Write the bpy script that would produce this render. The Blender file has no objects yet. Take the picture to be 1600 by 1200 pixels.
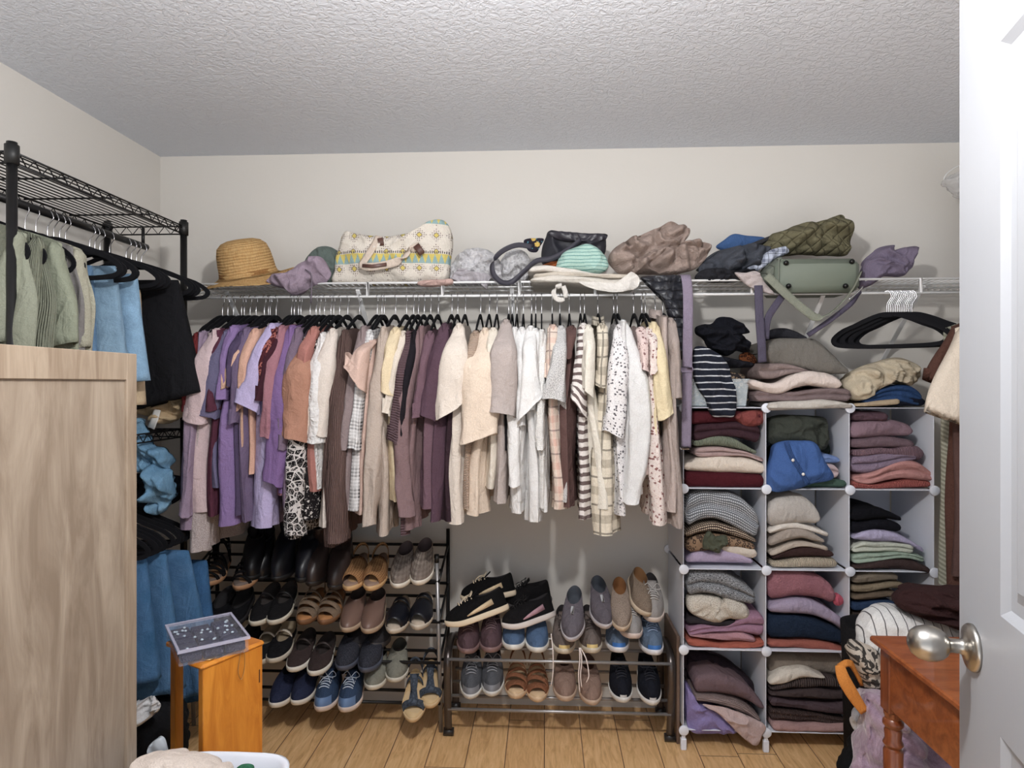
import bpy, math, random
import numpy as np
from mathutils import Vector, Matrix, noise

random.seed(7)
PI = math.pi
C = bpy.context.scene.collection

# ------------------------------------------------------------------ camera
F = 1010.0
TH = 0.0494
CS, SN = math.cos(TH), math.sin(TH)
CZ = 1.40
def at(px, py, Y):
    "point of the photograph at room depth Y"
    a, b = (px - 800) / F, (600 - py) / F
    k = Y / (CS + a * SN)
    return np.array([k * (a * CS - SN), Y, CZ + k * b])
def atx(px, py, X):
    a, b = (px - 800) / F, (600 - py) / F
    k = X / (a * CS - SN)
    return np.array([X, k * (CS + a * SN), CZ + k * b])

cam_d = bpy.data.cameras.new('camera')
cam_d.sensor_width = 36
cam_d.lens = F / 1600 * 36
cam = bpy.data.objects.new('camera', cam_d)
cam.location = (0, 0, CZ)
cam.rotation_euler = (PI / 2, 0, TH)
C.objects.link(cam)
bpy.context.scene.camera = cam

# ------------------------------------------------------------------ tagging
def tag(o, label=None, cat=None, group=None, kind=None):
    if label: o['label'] = label
    if cat: o['category'] = cat
    if group: o['group'] = group
    if kind: o['kind'] = kind
    return o
def thing(name, label, cat, loc=(0, 0, 0), group=None, rot=None):
    o = bpy.data.objects.new(name, None)
    o.empty_display_size = .05
    C.objects.link(o)
    o.location = tuple(float(v) for v in loc)
    if rot is not None: o.rotation_euler = rot
    return tag(o, label, cat, group)

# ------------------------------------------------------------------ mesh builder
class MB:
    def __init__(s):
        s.v = []; s.f = []; s.uv = []; s.n = 0
    def add(s, verts, faces, uvs=None):
        b = s.n
        s.v += [tuple(map(float, p)) for p in verts]; s.n += len(verts)
        for i, f in enumerate(faces):
            s.f.append([b + k for k in f])
            s.uv.append(uvs[i] if uvs is not None else None)
        return s
    def grid(s, P, wrap=False, cap0=False, cap1=False, useam=0.0):
        "rows x cols x 3 array; wrap closes the columns into a tube"
        P = np.asarray(P, float); m, n, _ = P.shape
        Q = np.concatenate([P, P[:, :1]], 1) if wrap else P
        du = np.linalg.norm(np.diff(Q, axis=1), axis=2).mean(0); U = np.concatenate([[0], np.cumsum(du)])
        dv = np.linalg.norm(np.diff(P, axis=0), axis=2).mean(1); V = np.concatenate([[0], np.cumsum(dv)])
        faces = []; uvs = []
        for i in range(m - 1):
            for j in range(n if wrap else n - 1):
                j2 = (j + 1) % n
                faces.append((i * n + j, i * n + j2, (i + 1) * n + j2, (i + 1) * n + j))
                uvs.append([(U[j] + useam, -V[i]), (U[j + 1] + useam, -V[i]), (U[j + 1] + useam, -V[i + 1]), (U[j] + useam, -V[i + 1])])
        if cap0: faces.append(list(range(n))[::-1]); uvs.append([(P[0, k, 0], P[0, k, 2]) for k in range(n)][::-1])
        if cap1: faces.append([(m - 1) * n + k for k in range(n)]); uvs.append([(P[-1, k, 0], P[-1, k, 2]) for k in range(n)])
        return s.add(P.reshape(-1, 3), faces, uvs)
    def box(s, a, b, bev=0.0, M=None):
        a = np.array(a, float); b = np.array(b, float)
        a, b = np.minimum(a, b), np.maximum(a, b)
        e = min(bev, *(list((b - a) / 2.01)))
        if e <= 0:
            vs = [(x, y, z) for z in (a[2], b[2]) for y in (a[1], b[1]) for x in (a[0], b[0])]
            fs = [(0, 2, 3, 1), (4, 5, 7, 6), (0, 1, 5, 4), (2, 6, 7, 3), (0, 4, 6, 2), (1, 3, 7, 5)]
        else:
            vs = []; idx = {}
            for sz in (0, 1):
                for sy in (0, 1):
                    for sx in (0, 1):
                        c = np.array([(a, b)[sx][0], (a, b)[sy][1], (a, b)[sz][2]])
                        d = np.array([1 - 2 * sx, 1 - 2 * sy, 1 - 2 * sz]) * e
                        for ax in range(3):
                            p = c.copy()
                            for k in range(3):
                                if k != ax: p[k] += d[k]
                            idx[(sx, sy, sz, ax)] = len(vs); vs.append(p)
            fs = []
            for ax in range(3):
                o1, o2 = [k for k in range(3) if k != ax]
                for sd in (0, 1):
                    q = []
                    for (u, v) in ((0, 0), (1, 0), (1, 1), (0, 1)):
                        t = [0, 0, 0]; t[ax] = sd; t[o1] = u; t[o2] = v
                        q.append(idx[(*t, ax)])
                    fs.append(q)
                for (u, v) in ((0, 0), (1, 0), (1, 1), (0, 1)):   # edges along ax
                    t0 = [0, 0, 0]; t0[o1] = u; t0[o2] = v; t1 = list(t0); t1[ax] = 1
                    fs.append([idx[(*t0, o1)], idx[(*t0, o2)], idx[(*t1, o2)], idx[(*t1, o1)]])
            for sx in (0, 1):
                for sy in (0, 1):
                    for sz in (0, 1):
                        fs.append([idx[(sx, sy, sz, k)] for k in range(3)])
        uvs = []
        vs = [np.array(p, float) for p in vs]
        for f in fs:
            q = [vs[k] for k in f]; nn = np.abs(np.cross(q[1] - q[0], q[2] - q[0])); ax = int(np.argmax(nn))
            o = [k for k in range(3) if k != ax]
            uvs.append([(p[o[0]], p[o[1]]) for p in q])
        if M is not None: vs = [np.array(M @ Vector(p)) for p in vs]
        return s.add(vs, fs, uvs)
    def tube(s, path, r, n=8, caps=True, up=(0, 0, 1), flat=None):
        "round (or elliptic: flat=(ru, rv)) sweep along a path; r scalar or list"
        P = np.array(path, float); m = len(P)
        T = np.gradient(P, axis=0); T /= np.linalg.norm(T, axis=1)[:, None] + 1e-12
        R = np.full(m, r, float) if np.isscalar(r) else np.array(r, float)
        up = np.array(up, float); rows = []
        A = np.cross(T[0], up)
        if np.linalg.norm(A) < 1e-3: A = np.cross(T[0], (1, 0.01, 0))
        A /= np.linalg.norm(A)
        for i in range(m):
            A = A - T[i] * A.dot(T[i]); A /= np.linalg.norm(A) + 1e-12
            B = np.cross(T[i], A)
            fu, fv = flat if flat else (1, 1)
            rows.append([P[i] + R[i] * (fu * math.cos(2 * PI * k / n) * A + fv * math.sin(2 * PI * k / n) * B) for k in range(n)])
        return s.grid(np.array(rows), wrap=True, cap0=caps, cap1=caps)
    def ribbon(s, path, wdir, w, th=.002):
        "flat strap: wdir = width direction (one vector or a list)"
        P = np.array(path, float); m = len(P)
        T = np.gradient(P, axis=0); T /= np.linalg.norm(T, axis=1)[:, None] + 1e-12
        W = np.array(wdir, float); W = np.tile(W, (m, 1)) if W.ndim == 1 else W
        ww = np.full(m, w) if np.isscalar(w) else np.array(w)
        rows = []
        for i in range(m):
            d = W[i] - T[i] * W[i].dot(T[i]); d /= np.linalg.norm(d) + 1e-12
            nrm = np.cross(T[i], d); h = ww[i] / 2; t = th / 2
            rows.append([P[i] - d * h + nrm * t, P[i] - d * h * .5 + nrm * t * 1.1, P[i] + d * h * .5 + nrm * t * 1.1, P[i] + d * h + nrm * t,
                         P[i] + d * h - nrm * t, P[i] - d * h - nrm * t])
        return s.grid(np.array(rows), wrap=True, cap0=True, cap1=True)
    def lathe(s, prof, n=32, axis='z', c=(0, 0, 0), M=None, cap=True):
        "prof: list of (r, h)"
        rows = []
        for r, h in prof:
            row = []
            for k in range(n):
                a = 2 * PI * k / n; p = Vector((r * math.cos(a), r * math.sin(a), h))
                if axis == 'y': p = Vector((p.x, p.z, p.y))
                if axis == 'x': p = Vector((p.z, p.x, p.y))
                if M is not None: p = M @ p
                row.append(np.array(p) + np.array(c))
            rows.append(row)
        return s.grid(np.array(rows), wrap=True, cap0=cap, cap1=cap)
    def build(s, name, mat, parent=None, smooth=True, loc=None, sub=0, kind=None, angle=None, label=None):
        V = np.array(s.v, float)
        if parent is not None:
            off = np.array(getattr(parent, 'location', (0, 0, 0)), float)
            p = parent
            while p.parent is not None:
                p = p.parent; off = off + np.array(p.location)
            if loc == 'local': off = np.zeros(3)
            o_loc = (0, 0, 0)
        else:
            off = np.array([(V[:, 0].min() + V[:, 0].max()) / 2, (V[:, 1].min() + V[:, 1].max()) / 2, V[:, 2].min()]) if loc is None else np.array(loc, float)
            o_loc = tuple(map(float, off))
        me = bpy.data.meshes.new(name)
        me.from_pydata([tuple(map(float, p)) for p in (V - off)], [], s.f)
        uvl = me.uv_layers.new(name='UVMap'); k = 0
        dat = []
        for poly, uv in zip(s.f, s.uv):
            if uv is None:
                for vi in poly: dat += [s.v[vi][0], s.v[vi][2]]
            else:
                for u in uv: dat += [float(u[0]), float(u[1])]
        uvl.data.foreach_set('uv', dat)
        me.validate(); me.update()
        if smooth: me.polygons.foreach_set('use_smooth', [True] * len(me.polygons))
        if smooth and angle: me.set_sharp_from_angle(angle=math.radians(angle))
        if mat is not None: me.materials.append(mat)
        o = bpy.data.objects.new(name, me); C.objects.link(o)
        o.location = o_loc
        if parent is not None: o.parent = parent
        if sub:
            md = o.modifiers.new('sub', 'SUBSURF'); md.levels = sub; md.render_levels = sub
        if kind: o['kind'] = kind
        if label: o['label'] = label
        return o

def nz(x, y=0., z=0.):
    return noise.noise(Vector((float(x), float(y), float(z))))
def sstep(a, b, x):
    t = min(1, max(0, (x - a) / (b - a))); return t * t * (3 - 2 * t)
def interp(vals, t):
    "smooth interpolation through evenly spaced values"
    n = len(vals)
    if n == 1: return vals[0]
    x = min(max(t, 0), 1) * (n - 1); i = min(int(x), n - 2); f = x - i
    p0 = vals[max(i - 1, 0)]; p1 = vals[i]; p2 = vals[i + 1]; p3 = vals[min(i + 2, n - 1)]
    return .5 * (2 * p1 + (p2 - p0) * f + (2 * p0 - 5 * p1 + 4 * p2 - p3) * f * f + (3 * p1 - p0 - 3 * p2 + p3) * f ** 3)
def spline(pts, n, closed=False):
    P = [np.array(p, float) for p in pts]; m = len(P); out = []
    for k in range(n):
        t = k / n * m if closed else k / (n - 1) * (m - 1)
        i = int(t) if closed else min(int(t), m - 2); f = t - i
        g = (lambda j: P[j % m]) if closed else (lambda j: P[min(max(j, 0), m - 1)])
        p0, p1, p2, p3 = g(i - 1), g(i), g(i + 1), g(i + 2)
        out.append(.5 * (2 * p1 + (p2 - p0) * f + (2 * p0 - 5 * p1 + 4 * p2 - p3) * f * f + (3 * p1 - p0 - 3 * p2 + p3) * f ** 3))
    return np.array(out)

# ------------------------------------------------------------------ materials
def lin(c):
    return tuple(((v / 255) / 12.92 if v / 255 <= .04045 else ((v / 255 + .055) / 1.055) ** 2.4) for v in c) + (1.,)
class NT:
    def __init__(s, name, rough=.8):
        s.m = bpy.data.materials.new(name); s.m.use_nodes = True
        s.t = s.m.node_tree; s.b = s.t.nodes['Principled BSDF']
        s.b.inputs['Roughness'].default_value = rough
    def n(s, typ, **kw):
        nd = s.t.nodes.new(typ)
        for k, v in kw.items():
            if k.startswith('_'): nd.inputs[k[1:].replace('_', ' ')].default_value = v
            else: setattr(nd, k, v)
        return nd
    def l(s, a, b): s.t.links.new(a, b)
    def put(s, inp, v):
        if hasattr(v, 'is_output') or isinstance(v, bpy.types.NodeSocket): s.l(v, inp)
        else: inp.default_value = v
    def m_(s, op, a, b=0., c=0.):
        nd = s.n('ShaderNodeMath', operation=op)
        s.put(nd.inputs[0], a); s.put(nd.inputs[1], b); s.put(nd.inputs[2], c)
        return nd.outputs[0]
    def mix(s, f, a, b, bt='MIX'):
        nd = s.n('ShaderNodeMix', data_type='RGBA', blend_type=bt)
        s.put(nd.inputs[0], f); s.put(nd.inputs[6], a); s.put(nd.inputs[7], b)
        return nd.outputs[2]
    def uv(s, sx=1, sy=1, rot=0):
        tc = s.n('ShaderNodeTexCoord'); mp = s.n('ShaderNodeMapping')
        s.l(tc.outputs['UV'], mp.inputs[0]); mp.inputs['Scale'].default_value = (sx, sy, 1); mp.inputs['Rotation'].default_value = (0, 0, rot)
        return mp.outputs[0]
    def obj(s, sx=1, sy=1, sz=1):
        tc = s.n('ShaderNodeTexCoord'); mp = s.n('ShaderNodeMapping')
        s.l(tc.outputs['Object'], mp.inputs[0]); mp.inputs['Scale'].default_value = (sx, sy, sz)
        return mp.outputs[0]
    def noise(s, vec, scale, detail=3, rough=.55, dist=0):
        nd = s.n('ShaderNodeTexNoise'); s.l(vec, nd.inputs['Vector'])
        nd.inputs['Scale'].default_value = scale; nd.inputs['Detail'].default_value = detail
        nd.inputs['Roughness'].default_value = rough; nd.inputs['Distortion'].default_value = dist
        return nd.outputs[0]
    def vor(s, vec, scale, feature='F1', rnd=1.):
        nd = s.n('ShaderNodeTexVoronoi', feature=feature); s.l(vec, nd.inputs['Vector'])
        nd.inputs['Scale'].default_value = scale; nd.inputs['Randomness'].default_value = rnd
        return nd
    def ramp(s, f, stops, const=False):
        nd = s.n('ShaderNodeValToRGB'); s.l(f, nd.inputs[0]); cr = nd.color_ramp
        if const: cr.interpolation = 'CONSTANT'
        while len(cr.elements) < len(stops): cr.elements.new(.5)
        for e, (p, c) in zip(cr.elements, stops): e.position = p; e.color = c
        return nd.outputs[0]
    def sep(s, vec):
        nd = s.n('ShaderNodeSeparateXYZ'); s.l(vec, nd.inputs[0]); return nd.outputs
    def bump(s, h, strength=.3, dist=.002, prev=None):
        nd = s.n('ShaderNodeBump'); s.l(h, nd.inputs['Height']); nd.inputs['Strength'].default_value = strength
        nd.inputs['Distance'].default_value = dist
        if prev is not None: s.l(prev, nd.inputs['Normal'])
        return nd.outputs[0]
    def col(s, v): s.put(s.b.inputs['Base Color'], v); return s
    def nrm(s, v): s.l(v, s.b.inputs['Normal']); return s

_mc = {}
def plain(name, c, rough=.5, metal=0., bump=None, alpha=None, spec=None, coat=0, trans=0, ior=1.45):
    k = ('p', name)
    if k in _mc: return _mc[k]
    N = NT(name, rough); N.col(lin(c)); N.b.inputs['Metallic'].default_value = metal
    if spec is not None: N.b.inputs['Specular IOR Level'].default_value = spec
    if coat: N.b.inputs['Coat Weight'].default_value = coat
    if trans: N.b.inputs['Transmission Weight'].default_value = trans; N.b.inputs['IOR'].default_value = ior
    if alpha is not None: N.b.inputs['Alpha'].default_value = alpha
    if bump:
        sc, st, d = bump; N.nrm(N.bump(N.noise(N.obj(), sc, 3), st, d))
    _mc[k] = N.m; return N.m

def fab(c, pat='plain', c2=None, c3=None, s=1., rough=.92):
    "cloth material; pat picks the weave or print"
    key = (tuple(c), pat, c2, c3, s)
    if key in _mc: return _mc[key]
    def ds_(q):
        if q is None: return None
        l = .3 * q[0] + .59 * q[1] + .11 * q[2]
        k = min(1, 222 / max(q))
        return tuple(k * (l + (v - l) * .8) for v in q)
    c, c2, c3 = ds_(c), ds_(c2), ds_(c3)
    N = NT('fabric_' + pat, rough)
    N.b.inputs['Specular IOR Level'].default_value = .15
    uv = N.uv(); ob = N.obj(); A = lin(c); B = lin(c2) if c2 else None; D = lin(c3) if c3 else None
    bmp = N.noise(uv, 900, 2); st, ds = .35, .0008
    out = None
    U = N.sep(uv)
    def stripes(coord, period, duty):       # 0/1
        return N.m_('LESS_THAN', N.m_('FRACT', N.m_('DIVIDE', coord, period)), duty)
    wob = N.m_('MULTIPLY', N.m_('SUBTRACT', N.noise(uv, 14, 2), .5), .012)
    if pat == 'plain': pass
    elif pat == 'rib':
        bmp = N.m_('SINE', N.m_('MULTIPLY', U[0], 2 * PI / (.006 * s))); st, ds = .8, .002
        out = N.mix(N.m_('MULTIPLY_ADD', bmp, .25, .25), A, tuple(v * .62 for v in A[:3]) + (1,))
    elif pat == 'ribh':
        bmp = N.m_('SINE', N.m_('MULTIPLY', U[1], 2 * PI / (.006 * s))); st, ds = .8, .002
        out = N.mix(N.m_('MULTIPLY_ADD', bmp, .25, .25), A, tuple(v * .62 for v in A[:3]) + (1,))
    elif pat == 'knit':
        w1 = N.m_('SINE', N.m_('MULTIPLY', U[0], 2 * PI / (.009 * s)))
        w2 = N.m_('SINE', N.m_('ADD', N.m_('MULTIPLY', U[1], 2 * PI / (.007 * s)), N.m_('MULTIPLY', w1, 1.4)))
        bmp = N.m_('ADD', N.m_('MULTIPLY', w1, .5), w2); st, ds = .4, .0012
        out = N.mix(N.m_('MULTIPLY_ADD', w2, .12, .12), A, tuple(v * .8 for v in A[:3]) + (1,))
    elif pat in ('fuzzy', 'fleece'):
        bmp = N.noise(ob, 160 if pat == 'fuzzy' else 120, 4, .7); st, ds = 1., .006
        out = N.mix(N.m_('MULTIPLY', N.noise(ob, 130, 3, .7), .55), A, tuple(v * .5 for v in A[:3]) + (1,))
    elif pat == 'velvet':
        N.b.inputs['Sheen Weight'].default_value = .6
        f = N.noise(ob, 18, 4, .6, 1.)
        out = N.mix(N.ramp(f, [(.4, (0, 0, 0, 1)), (.65, (1, 1, 1, 1))]), A, B or tuple(min(1, v * 1.5) for v in A[:3]) + (1,))
    elif pat == 'marl':
        v = N.uv(130 / s, 500 / s)
        f = N.noise(v, 1, 3, .7)
        out = N.mix(N.ramp(f, [(.42, (0, 0, 0, 1)), (.56, (1, 1, 1, 1))]), A, B); bmp = f; st, ds = .6, .003
    elif pat == 'speckle':
        f = N.noise(uv, 330 / s, 2, .8)
        out = N.mix(N.ramp(f, [(.5, (0, 0, 0, 1)), (.58, (1, 1, 1, 1))]), A, B)
    elif pat == 'hstripe':
        out = N.mix(stripes(N.m_('ADD', U[1], wob), .03 * s, .45), A, B)
    elif pat == 'thin':
        out = N.mix(stripes(N.m_('ADD', U[0], wob), .03 * s, .1), A, B)
    elif pat == 'thinh':
        out = N.mix(stripes(N.m_('ADD', U[1], wob), .03 * s, .2), A, B)
    elif pat == 'diag':
        out = N.mix(N.m_('MULTIPLY', stripes(N.m_('ADD', N.m_('ADD', U[1], N.m_('MULTIPLY', U[0], .6)), wob), .016 * s, .5), .7), A, B)
    elif pat == 'stripeknit':
        b0 = stripes(N.m_('ADD', U[1], wob), .011 * s, .5)
        dots = N.m_('GREATER_THAN', N.m_('SINE', N.m_('MULTIPLY', U[0], 2 * PI / .008)), -.55)
        out = N.mix(N.m_('MULTIPLY', b0, dots), A, B); bmp = b0; st, ds = .5, .002
    elif pat == 'plaid':
        p = .075 * s
        a = stripes(U[0], p, .3); b = stripes(N.m_('ADD', U[1], .013), p, .3)
        a2 = stripes(N.m_('ADD', U[0], .03 * s), p, .07); b2 = stripes(N.m_('ADD', U[1], .04 * s), p, .07)
        f = N.m_('MULTIPLY', N.m_('ADD', a, b), .42)
        out = N.mix(f, A, B)
        out = N.mix(N.m_('MULTIPLY', N.m_('MAXIMUM', a2, b2), .7), out, D or B)
    elif pat == 'check':
        p = .0125 * s; P = .075 * s
        a = stripes(U[0], p, .5); b = stripes(U[1], p, .5)
        f = N.m_('MULTIPLY', N.m_('ADD', a, b), .5)
        g = N.m_('ADD', stripes(U[0], P, .5), stripes(U[1], P, .5))
        out = N.mix(N.m_('MULTIPLY', f, N.m_('MULTIPLY_ADD', g, .35, .3)), A, B)
    elif pat == 'floral':
        vo = N.vor(uv, 66 / s); d = vo.outputs['Distance']
        d2 = N.m_('ADD', d, N.m_('MULTIPLY', N.m_('SUBTRACT', N.noise(uv, 260, 2), .5), .5))
        out = N.mix(N.m_('LESS_THAN', d2, .3), A, B)
        vo2 = N.vor(uv, 150 / s)
        out = N.mix(N.m_('LESS_THAN', vo2.outputs['Distance'], .2), out, D or B)
    elif pat == 'leopard':
        vo = N.vor(uv, 75 / s, 'F1'); d = N.m_('ADD', vo.outputs['Distance'], N.m_('MULTIPLY', N.noise(uv, 200, 2), .35))
        ring = N.m_('MULTIPLY', N.m_('GREATER_THAN', d, .42), N.m_('LESS_THAN', d, .68))
        out = N.mix(ring, A, B)
    elif pat == 'blotch':
        f = N.noise(uv, 42 / s, 2, .5, .6)
        out = N.mix(N.ramp(f, [(.5, (0, 0, 0, 1)), (.52, (1, 1, 1, 1))]), A, B)
    elif pat == 'scroll':
        d = N.vor(uv, 42 / s, 'DISTANCE_TO_EDGE').outputs['Distance']
        f = N.noise(uv, 60 / s, 1, .5, 1.5)
        e = N.m_('LESS_THAN', d, .07); g = N.m_('LESS_THAN', N.m_('ABSOLUTE', N.m_('SUBTRACT', f, .5)), .018)
        out = N.mix(N.m_('MAXIMUM', e, g), A, B)
    elif pat == 'denim':
        f = N.noise(uv, 9, 4, .6)
        out = N.mix(N.ramp(f, [(.35, (0, 0, 0, 1)), (.7, (1, 1, 1, 1))]), A, B or tuple(min(1, v * 1.8) for v in A[:3]) + (1,))
        w = N.m_('SINE', N.m_('MULTIPLY', N.m_('ADD', U[0], U[1]), 2 * PI / .0025)); bmp = w; st, ds = .2, .0006
        out = N.mix(N.m_('MULTIPLY', N.noise(uv, 400, 2), .35), out, tuple(v * .6 for v in A[:3]) + (1,))
    elif pat == 'quilt':
        a = N.m_('ABSOLUTE', N.m_('SINE', N.m_('MULTIPLY', N.m_('ADD', U[0], U[1]), PI / (.05 * s))))
        b = N.m_('ABSOLUTE', N.m_('SINE', N.m_('MULTIPLY', N.m_('SUBTRACT', U[0], U[1]), PI / (.05 * s))))
        bmp = N.m_('POWER', N.m_('MULTIPLY', a, b), .35); st, ds = .9, .012
    elif pat == 'puffer':
        bmp = N.m_('POWER', N.m_('ABSOLUTE', N.m_('SINE', N.m_('MULTIPLY', U[1], PI / .035))), .4); st, ds = .8, .012
        N.b.inputs['Roughness'].default_value = .35; N.b.inputs['Specular IOR Level'].default_value = .5
    elif pat == 'aztec':
        p = .062 * s
        def cell(scale, offu=0., offv=0.):
            fu = N.m_('ABSOLUTE', N.m_('SUBTRACT', N.m_('FRACT', N.m_('DIVIDE', N.m_('ADD', U[0], offu), scale)), .5))
            fv = N.m_('ABSOLUTE', N.m_('SUBTRACT', N.m_('FRACT', N.m_('DIVIDE', N.m_('ADD', U[1], offv), scale)), .5))
            return fu, fv
        fu, fv = cell(p); d = N.m_('ADD', fu, fv)
        fine = N.m_('GREATER_THAN', N.m_('SINE', N.m_('MULTIPLY', U[0], 2 * PI / (.0075 * s))), 0.)
        fine2 = N.m_('GREATER_THAN', N.m_('SINE', N.m_('MULTIPLY', U[1], 2 * PI / (.0075 * s))), 0.)
        out = A
        ring = N.m_('MULTIPLY', N.m_('MULTIPLY', N.m_('LESS_THAN', d, .46), N.m_('GREATER_THAN', d, .22)), N.m_('MULTIPLY', fine, fine2))
        out = N.mix(N.m_('MULTIPLY', ring, .9), out, lin((92, 72, 76)))
        out = N.mix(N.m_('LESS_THAN', d, .2), out, lin((96, 78, 80)))
        out = N.mix(N.m_('LESS_THAN', d, .15), out, B)
        rowf = N.m_('FRACT', N.m_('DIVIDE', U[1], p * 2.4))
        band = N.m_('LESS_THAN', rowf, .24)
        tri = N.m_('LESS_THAN', N.m_('MULTIPLY', N.m_('ABSOLUTE', N.m_('SUBTRACT', N.m_('FRACT', N.m_('DIVIDE', U[0], .024 * s)), .5)), 2.), N.m_('MULTIPLY', rowf, 4.2))
        out = N.mix(band, out, N.mix(tri, D, B))
        edge = N.m_('MULTIPLY', N.m_('MULTIPLY', N.m_('GREATER_THAN', rowf, .25), N.m_('LESS_THAN', rowf, .3)), fine)
        out = N.mix(edge, out, lin((55, 50, 60)))
    elif pat == 'straw':
        w = N.m_('SINE', N.m_('MULTIPLY', N.m_('ADD', U[1], wob), 2 * PI / .011))
        f = N.noise(N.uv(300, 40, .5), 1, 3)
        out = N.mix(N.ramp(f, [(.35, (0, 0, 0, 1)), (.65, (1, 1, 1, 1))]), A, B)
        out = N.mix(N.m_('MULTIPLY', N.m_('GREATER_THAN', w, .75), .5), out, lin((130, 84, 40)))
        bmp = N.m_('ADD', w, f); st, ds = .6, .003
    elif pat == 'perf':
        fu = N.m_('ABSOLUTE', N.m_('SUBTRACT', N.m_('FRACT', N.m_('DIVIDE', U[0], .009)), .5))
        fv = N.m_('ABSOLUTE', N.m_('SUBTRACT', N.m_('FRACT', N.m_('DIVIDE', U[1], .009)), .5))
        h = N.m_('MULTIPLY', N.m_('LESS_THAN', fu, .2), N.m_('LESS_THAN', fv, .24))
        out = N.mix(h, A, B)
    elif pat == 'lace':
        d = N.vor(uv, 60, 'DISTANCE_TO_EDGE').outputs['Distance']
        out = N.mix(N.ramp(d, [(.0, (0, 0, 0, 1)), (.25, (1, 1, 1, 1))]), A, B); bmp = d; st, ds = 1, .006
    if out is None: out = A
    # slight cloth mottling belongs to the dye
    mo = N.noise(ob, 7, 3)
    out = N.mix(N.m_('MULTIPLY', mo, .16), out, tuple(v * .55 for v in A[:3]) + (1,))
    gr = N.noise(ob, 330, 2, .8)
    out = N.mix(N.ramp(gr, [(.42, (.22, .22, .22, 1)), (.6, (0, 0, 0, 1))]), out, tuple(v * .35 for v in A[:3]) + (1,))
    N.col(out)
    rd = N.m_('ABSOLUTE', N.m_('SUBTRACT', N.noise(N.obj(1, 1, .42), 9, 4, .5, 1.2), .5))
    wr = N.bump(N.noise(ob, 30, 3, .6, .8), .5, .010, N.bump(N.m_('MULTIPLY', rd, -1.), .5, .035))
    N.nrm(N.bump(bmp, st, ds, wr))
    _mc[key] = N.m; return N.m

def wood(name, c, c2, scale=(3, 3, .35), rough=.45, coat=0., spec=.4, str_=1.):
    N = NT(name, rough); v = N.obj(*scale)
    f = N.noise(v, 5, 6, .62, .9); g = N.noise(N.obj(scale[0] * 14, scale[1] * 14, scale[2] * 5), 6, 3)
    out = N.mix(N.ramp(f, [(.38, (0, 0, 0, 1)), (.64, (1, 1, 1, 1))]), lin(c), lin(c2))
    out = N.mix(N.m_('MULTIPLY', g, .35 * str_), out, tuple(x * .6 for x in lin(c2)[:3]) + (1,))
    N.col(out); N.nrm(N.bump(g, .12, .001)); N.b.inputs['Coat Weight'].default_value = coat
    N.b.inputs['Specular IOR Level'].default_value = spec
    return N.m
M_white_wire = plain('white_wire', (232, 232, 232), .35)
M_white_plastic = plain('white_plastic', (218, 221, 230), .4)
M_black_metal = plain('black_metal', (26, 25, 26), .38, .3)
M_chrome = plain('chrome', (205, 205, 208), .22, 1.)
M_velvet = plain('black_velvet', (17, 17, 21), .85, spec=.2)
# ------------------------------------------------------------------ the room
XL, XR, YB, YN, ZC = -1.72, 1.86, 2.82, -0.5, 2.42
def struct(name, mb, mat, **k):
    return mb.build(name, mat, smooth=False, kind='structure', **k)
def wall_mat():
    N = NT('painted_wall', .85); N.col(lin((212, 208, 202))); N.b.inputs['Specular IOR Level'].default_value = .2
    N.nrm(N.bump(N.noise(N.obj(), 90, 4, .6), .25, .0015)); return N.m
def ceil_mat():
    N = NT('textured_ceiling', .9); N.col(lin((217, 221, 229))); N.b.inputs['Specular IOR Level'].default_value = .2
    a = N.noise(N.obj(), 55, 4, .55, .9); b = N.ramp(a, [(.42, (0, 0, 0, 1)), (.56, (1, 1, 1, 1))])
    N.nrm(N.bump(b, .55, .0035)); return N.m
def floor_mat():
    N = NT('wood_plank_floor', .42)
    ob = N.obj(); X = N.sep(ob)
    pw = .146
    col = N.m_('FLOOR', N.m_('DIVIDE', X[0], pw)); fx = N.m_('FRACT', N.m_('DIVIDE', X[0], pw))
    off = N.m_('FRACT', N.m_('MULTIPLY', N.m_('SINE', N.m_('MULTIPLY', col, 12.9898)), 43758.5))
    yy = N.m_('ADD', N.m_('DIVIDE', X[1], .92), off); row = N.m_('FLOOR', yy); fy = N.m_('FRACT', yy)
    idv = N.n('ShaderNodeCombineXYZ'); N.l(col, idv.inputs[0]); N.l(row, idv.inputs[1])
    wn = N.n('ShaderNodeTexWhiteNoise', noise_dimensions='3D'); N.l(idv.outputs[0], wn.inputs['Vector'])
    v = N.n('ShaderNodeVectorMath', operation='ADD'); N.l(N.obj(9, 1.1, 1), v.inputs[0]); N.l(wn.outputs['Color'], v.inputs[1])
    g = N.noise(v.outputs[0], 6, 6, .65, 1.2)
    base = N.ramp(g, [(.3, lin((190, 146, 98))), (.5, lin((222, 180, 128))), (.72, lin((238, 202, 154)))])
    base = N.mix(N.m_('MULTIPLY', wn.outputs['Value'], .3), base, lin((196, 152, 104)))
    seam = N.m_('MAXIMUM', N.m_('LESS_THAN', fx, .022), N.m_('LESS_THAN', fy, .0035))
    N.col(N.mix(seam, base, lin((92, 62, 42))))
    N.nrm(N.bump(N.m_('SUBTRACT', 1., seam), .5, .002)); return N.m
M_wall = wall_mat()
T = .1
struct('floor', MB().box((XL - T, YN, -T), (XR + T, YB + T, 0)), floor_mat(), loc=(0, 0, 0))
struct('ceiling', MB().box((XL - T, YN, ZC), (XR + T, YB + T, ZC + T)), ceil_mat())
struct('wall_back', MB().box((XL - T, YB, 0), (XR + T, YB + T, ZC)), M_wall)
struct('wall_left', MB().box((XL - T, YN, 0), (XL, YB, ZC)), M_wall)
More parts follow.
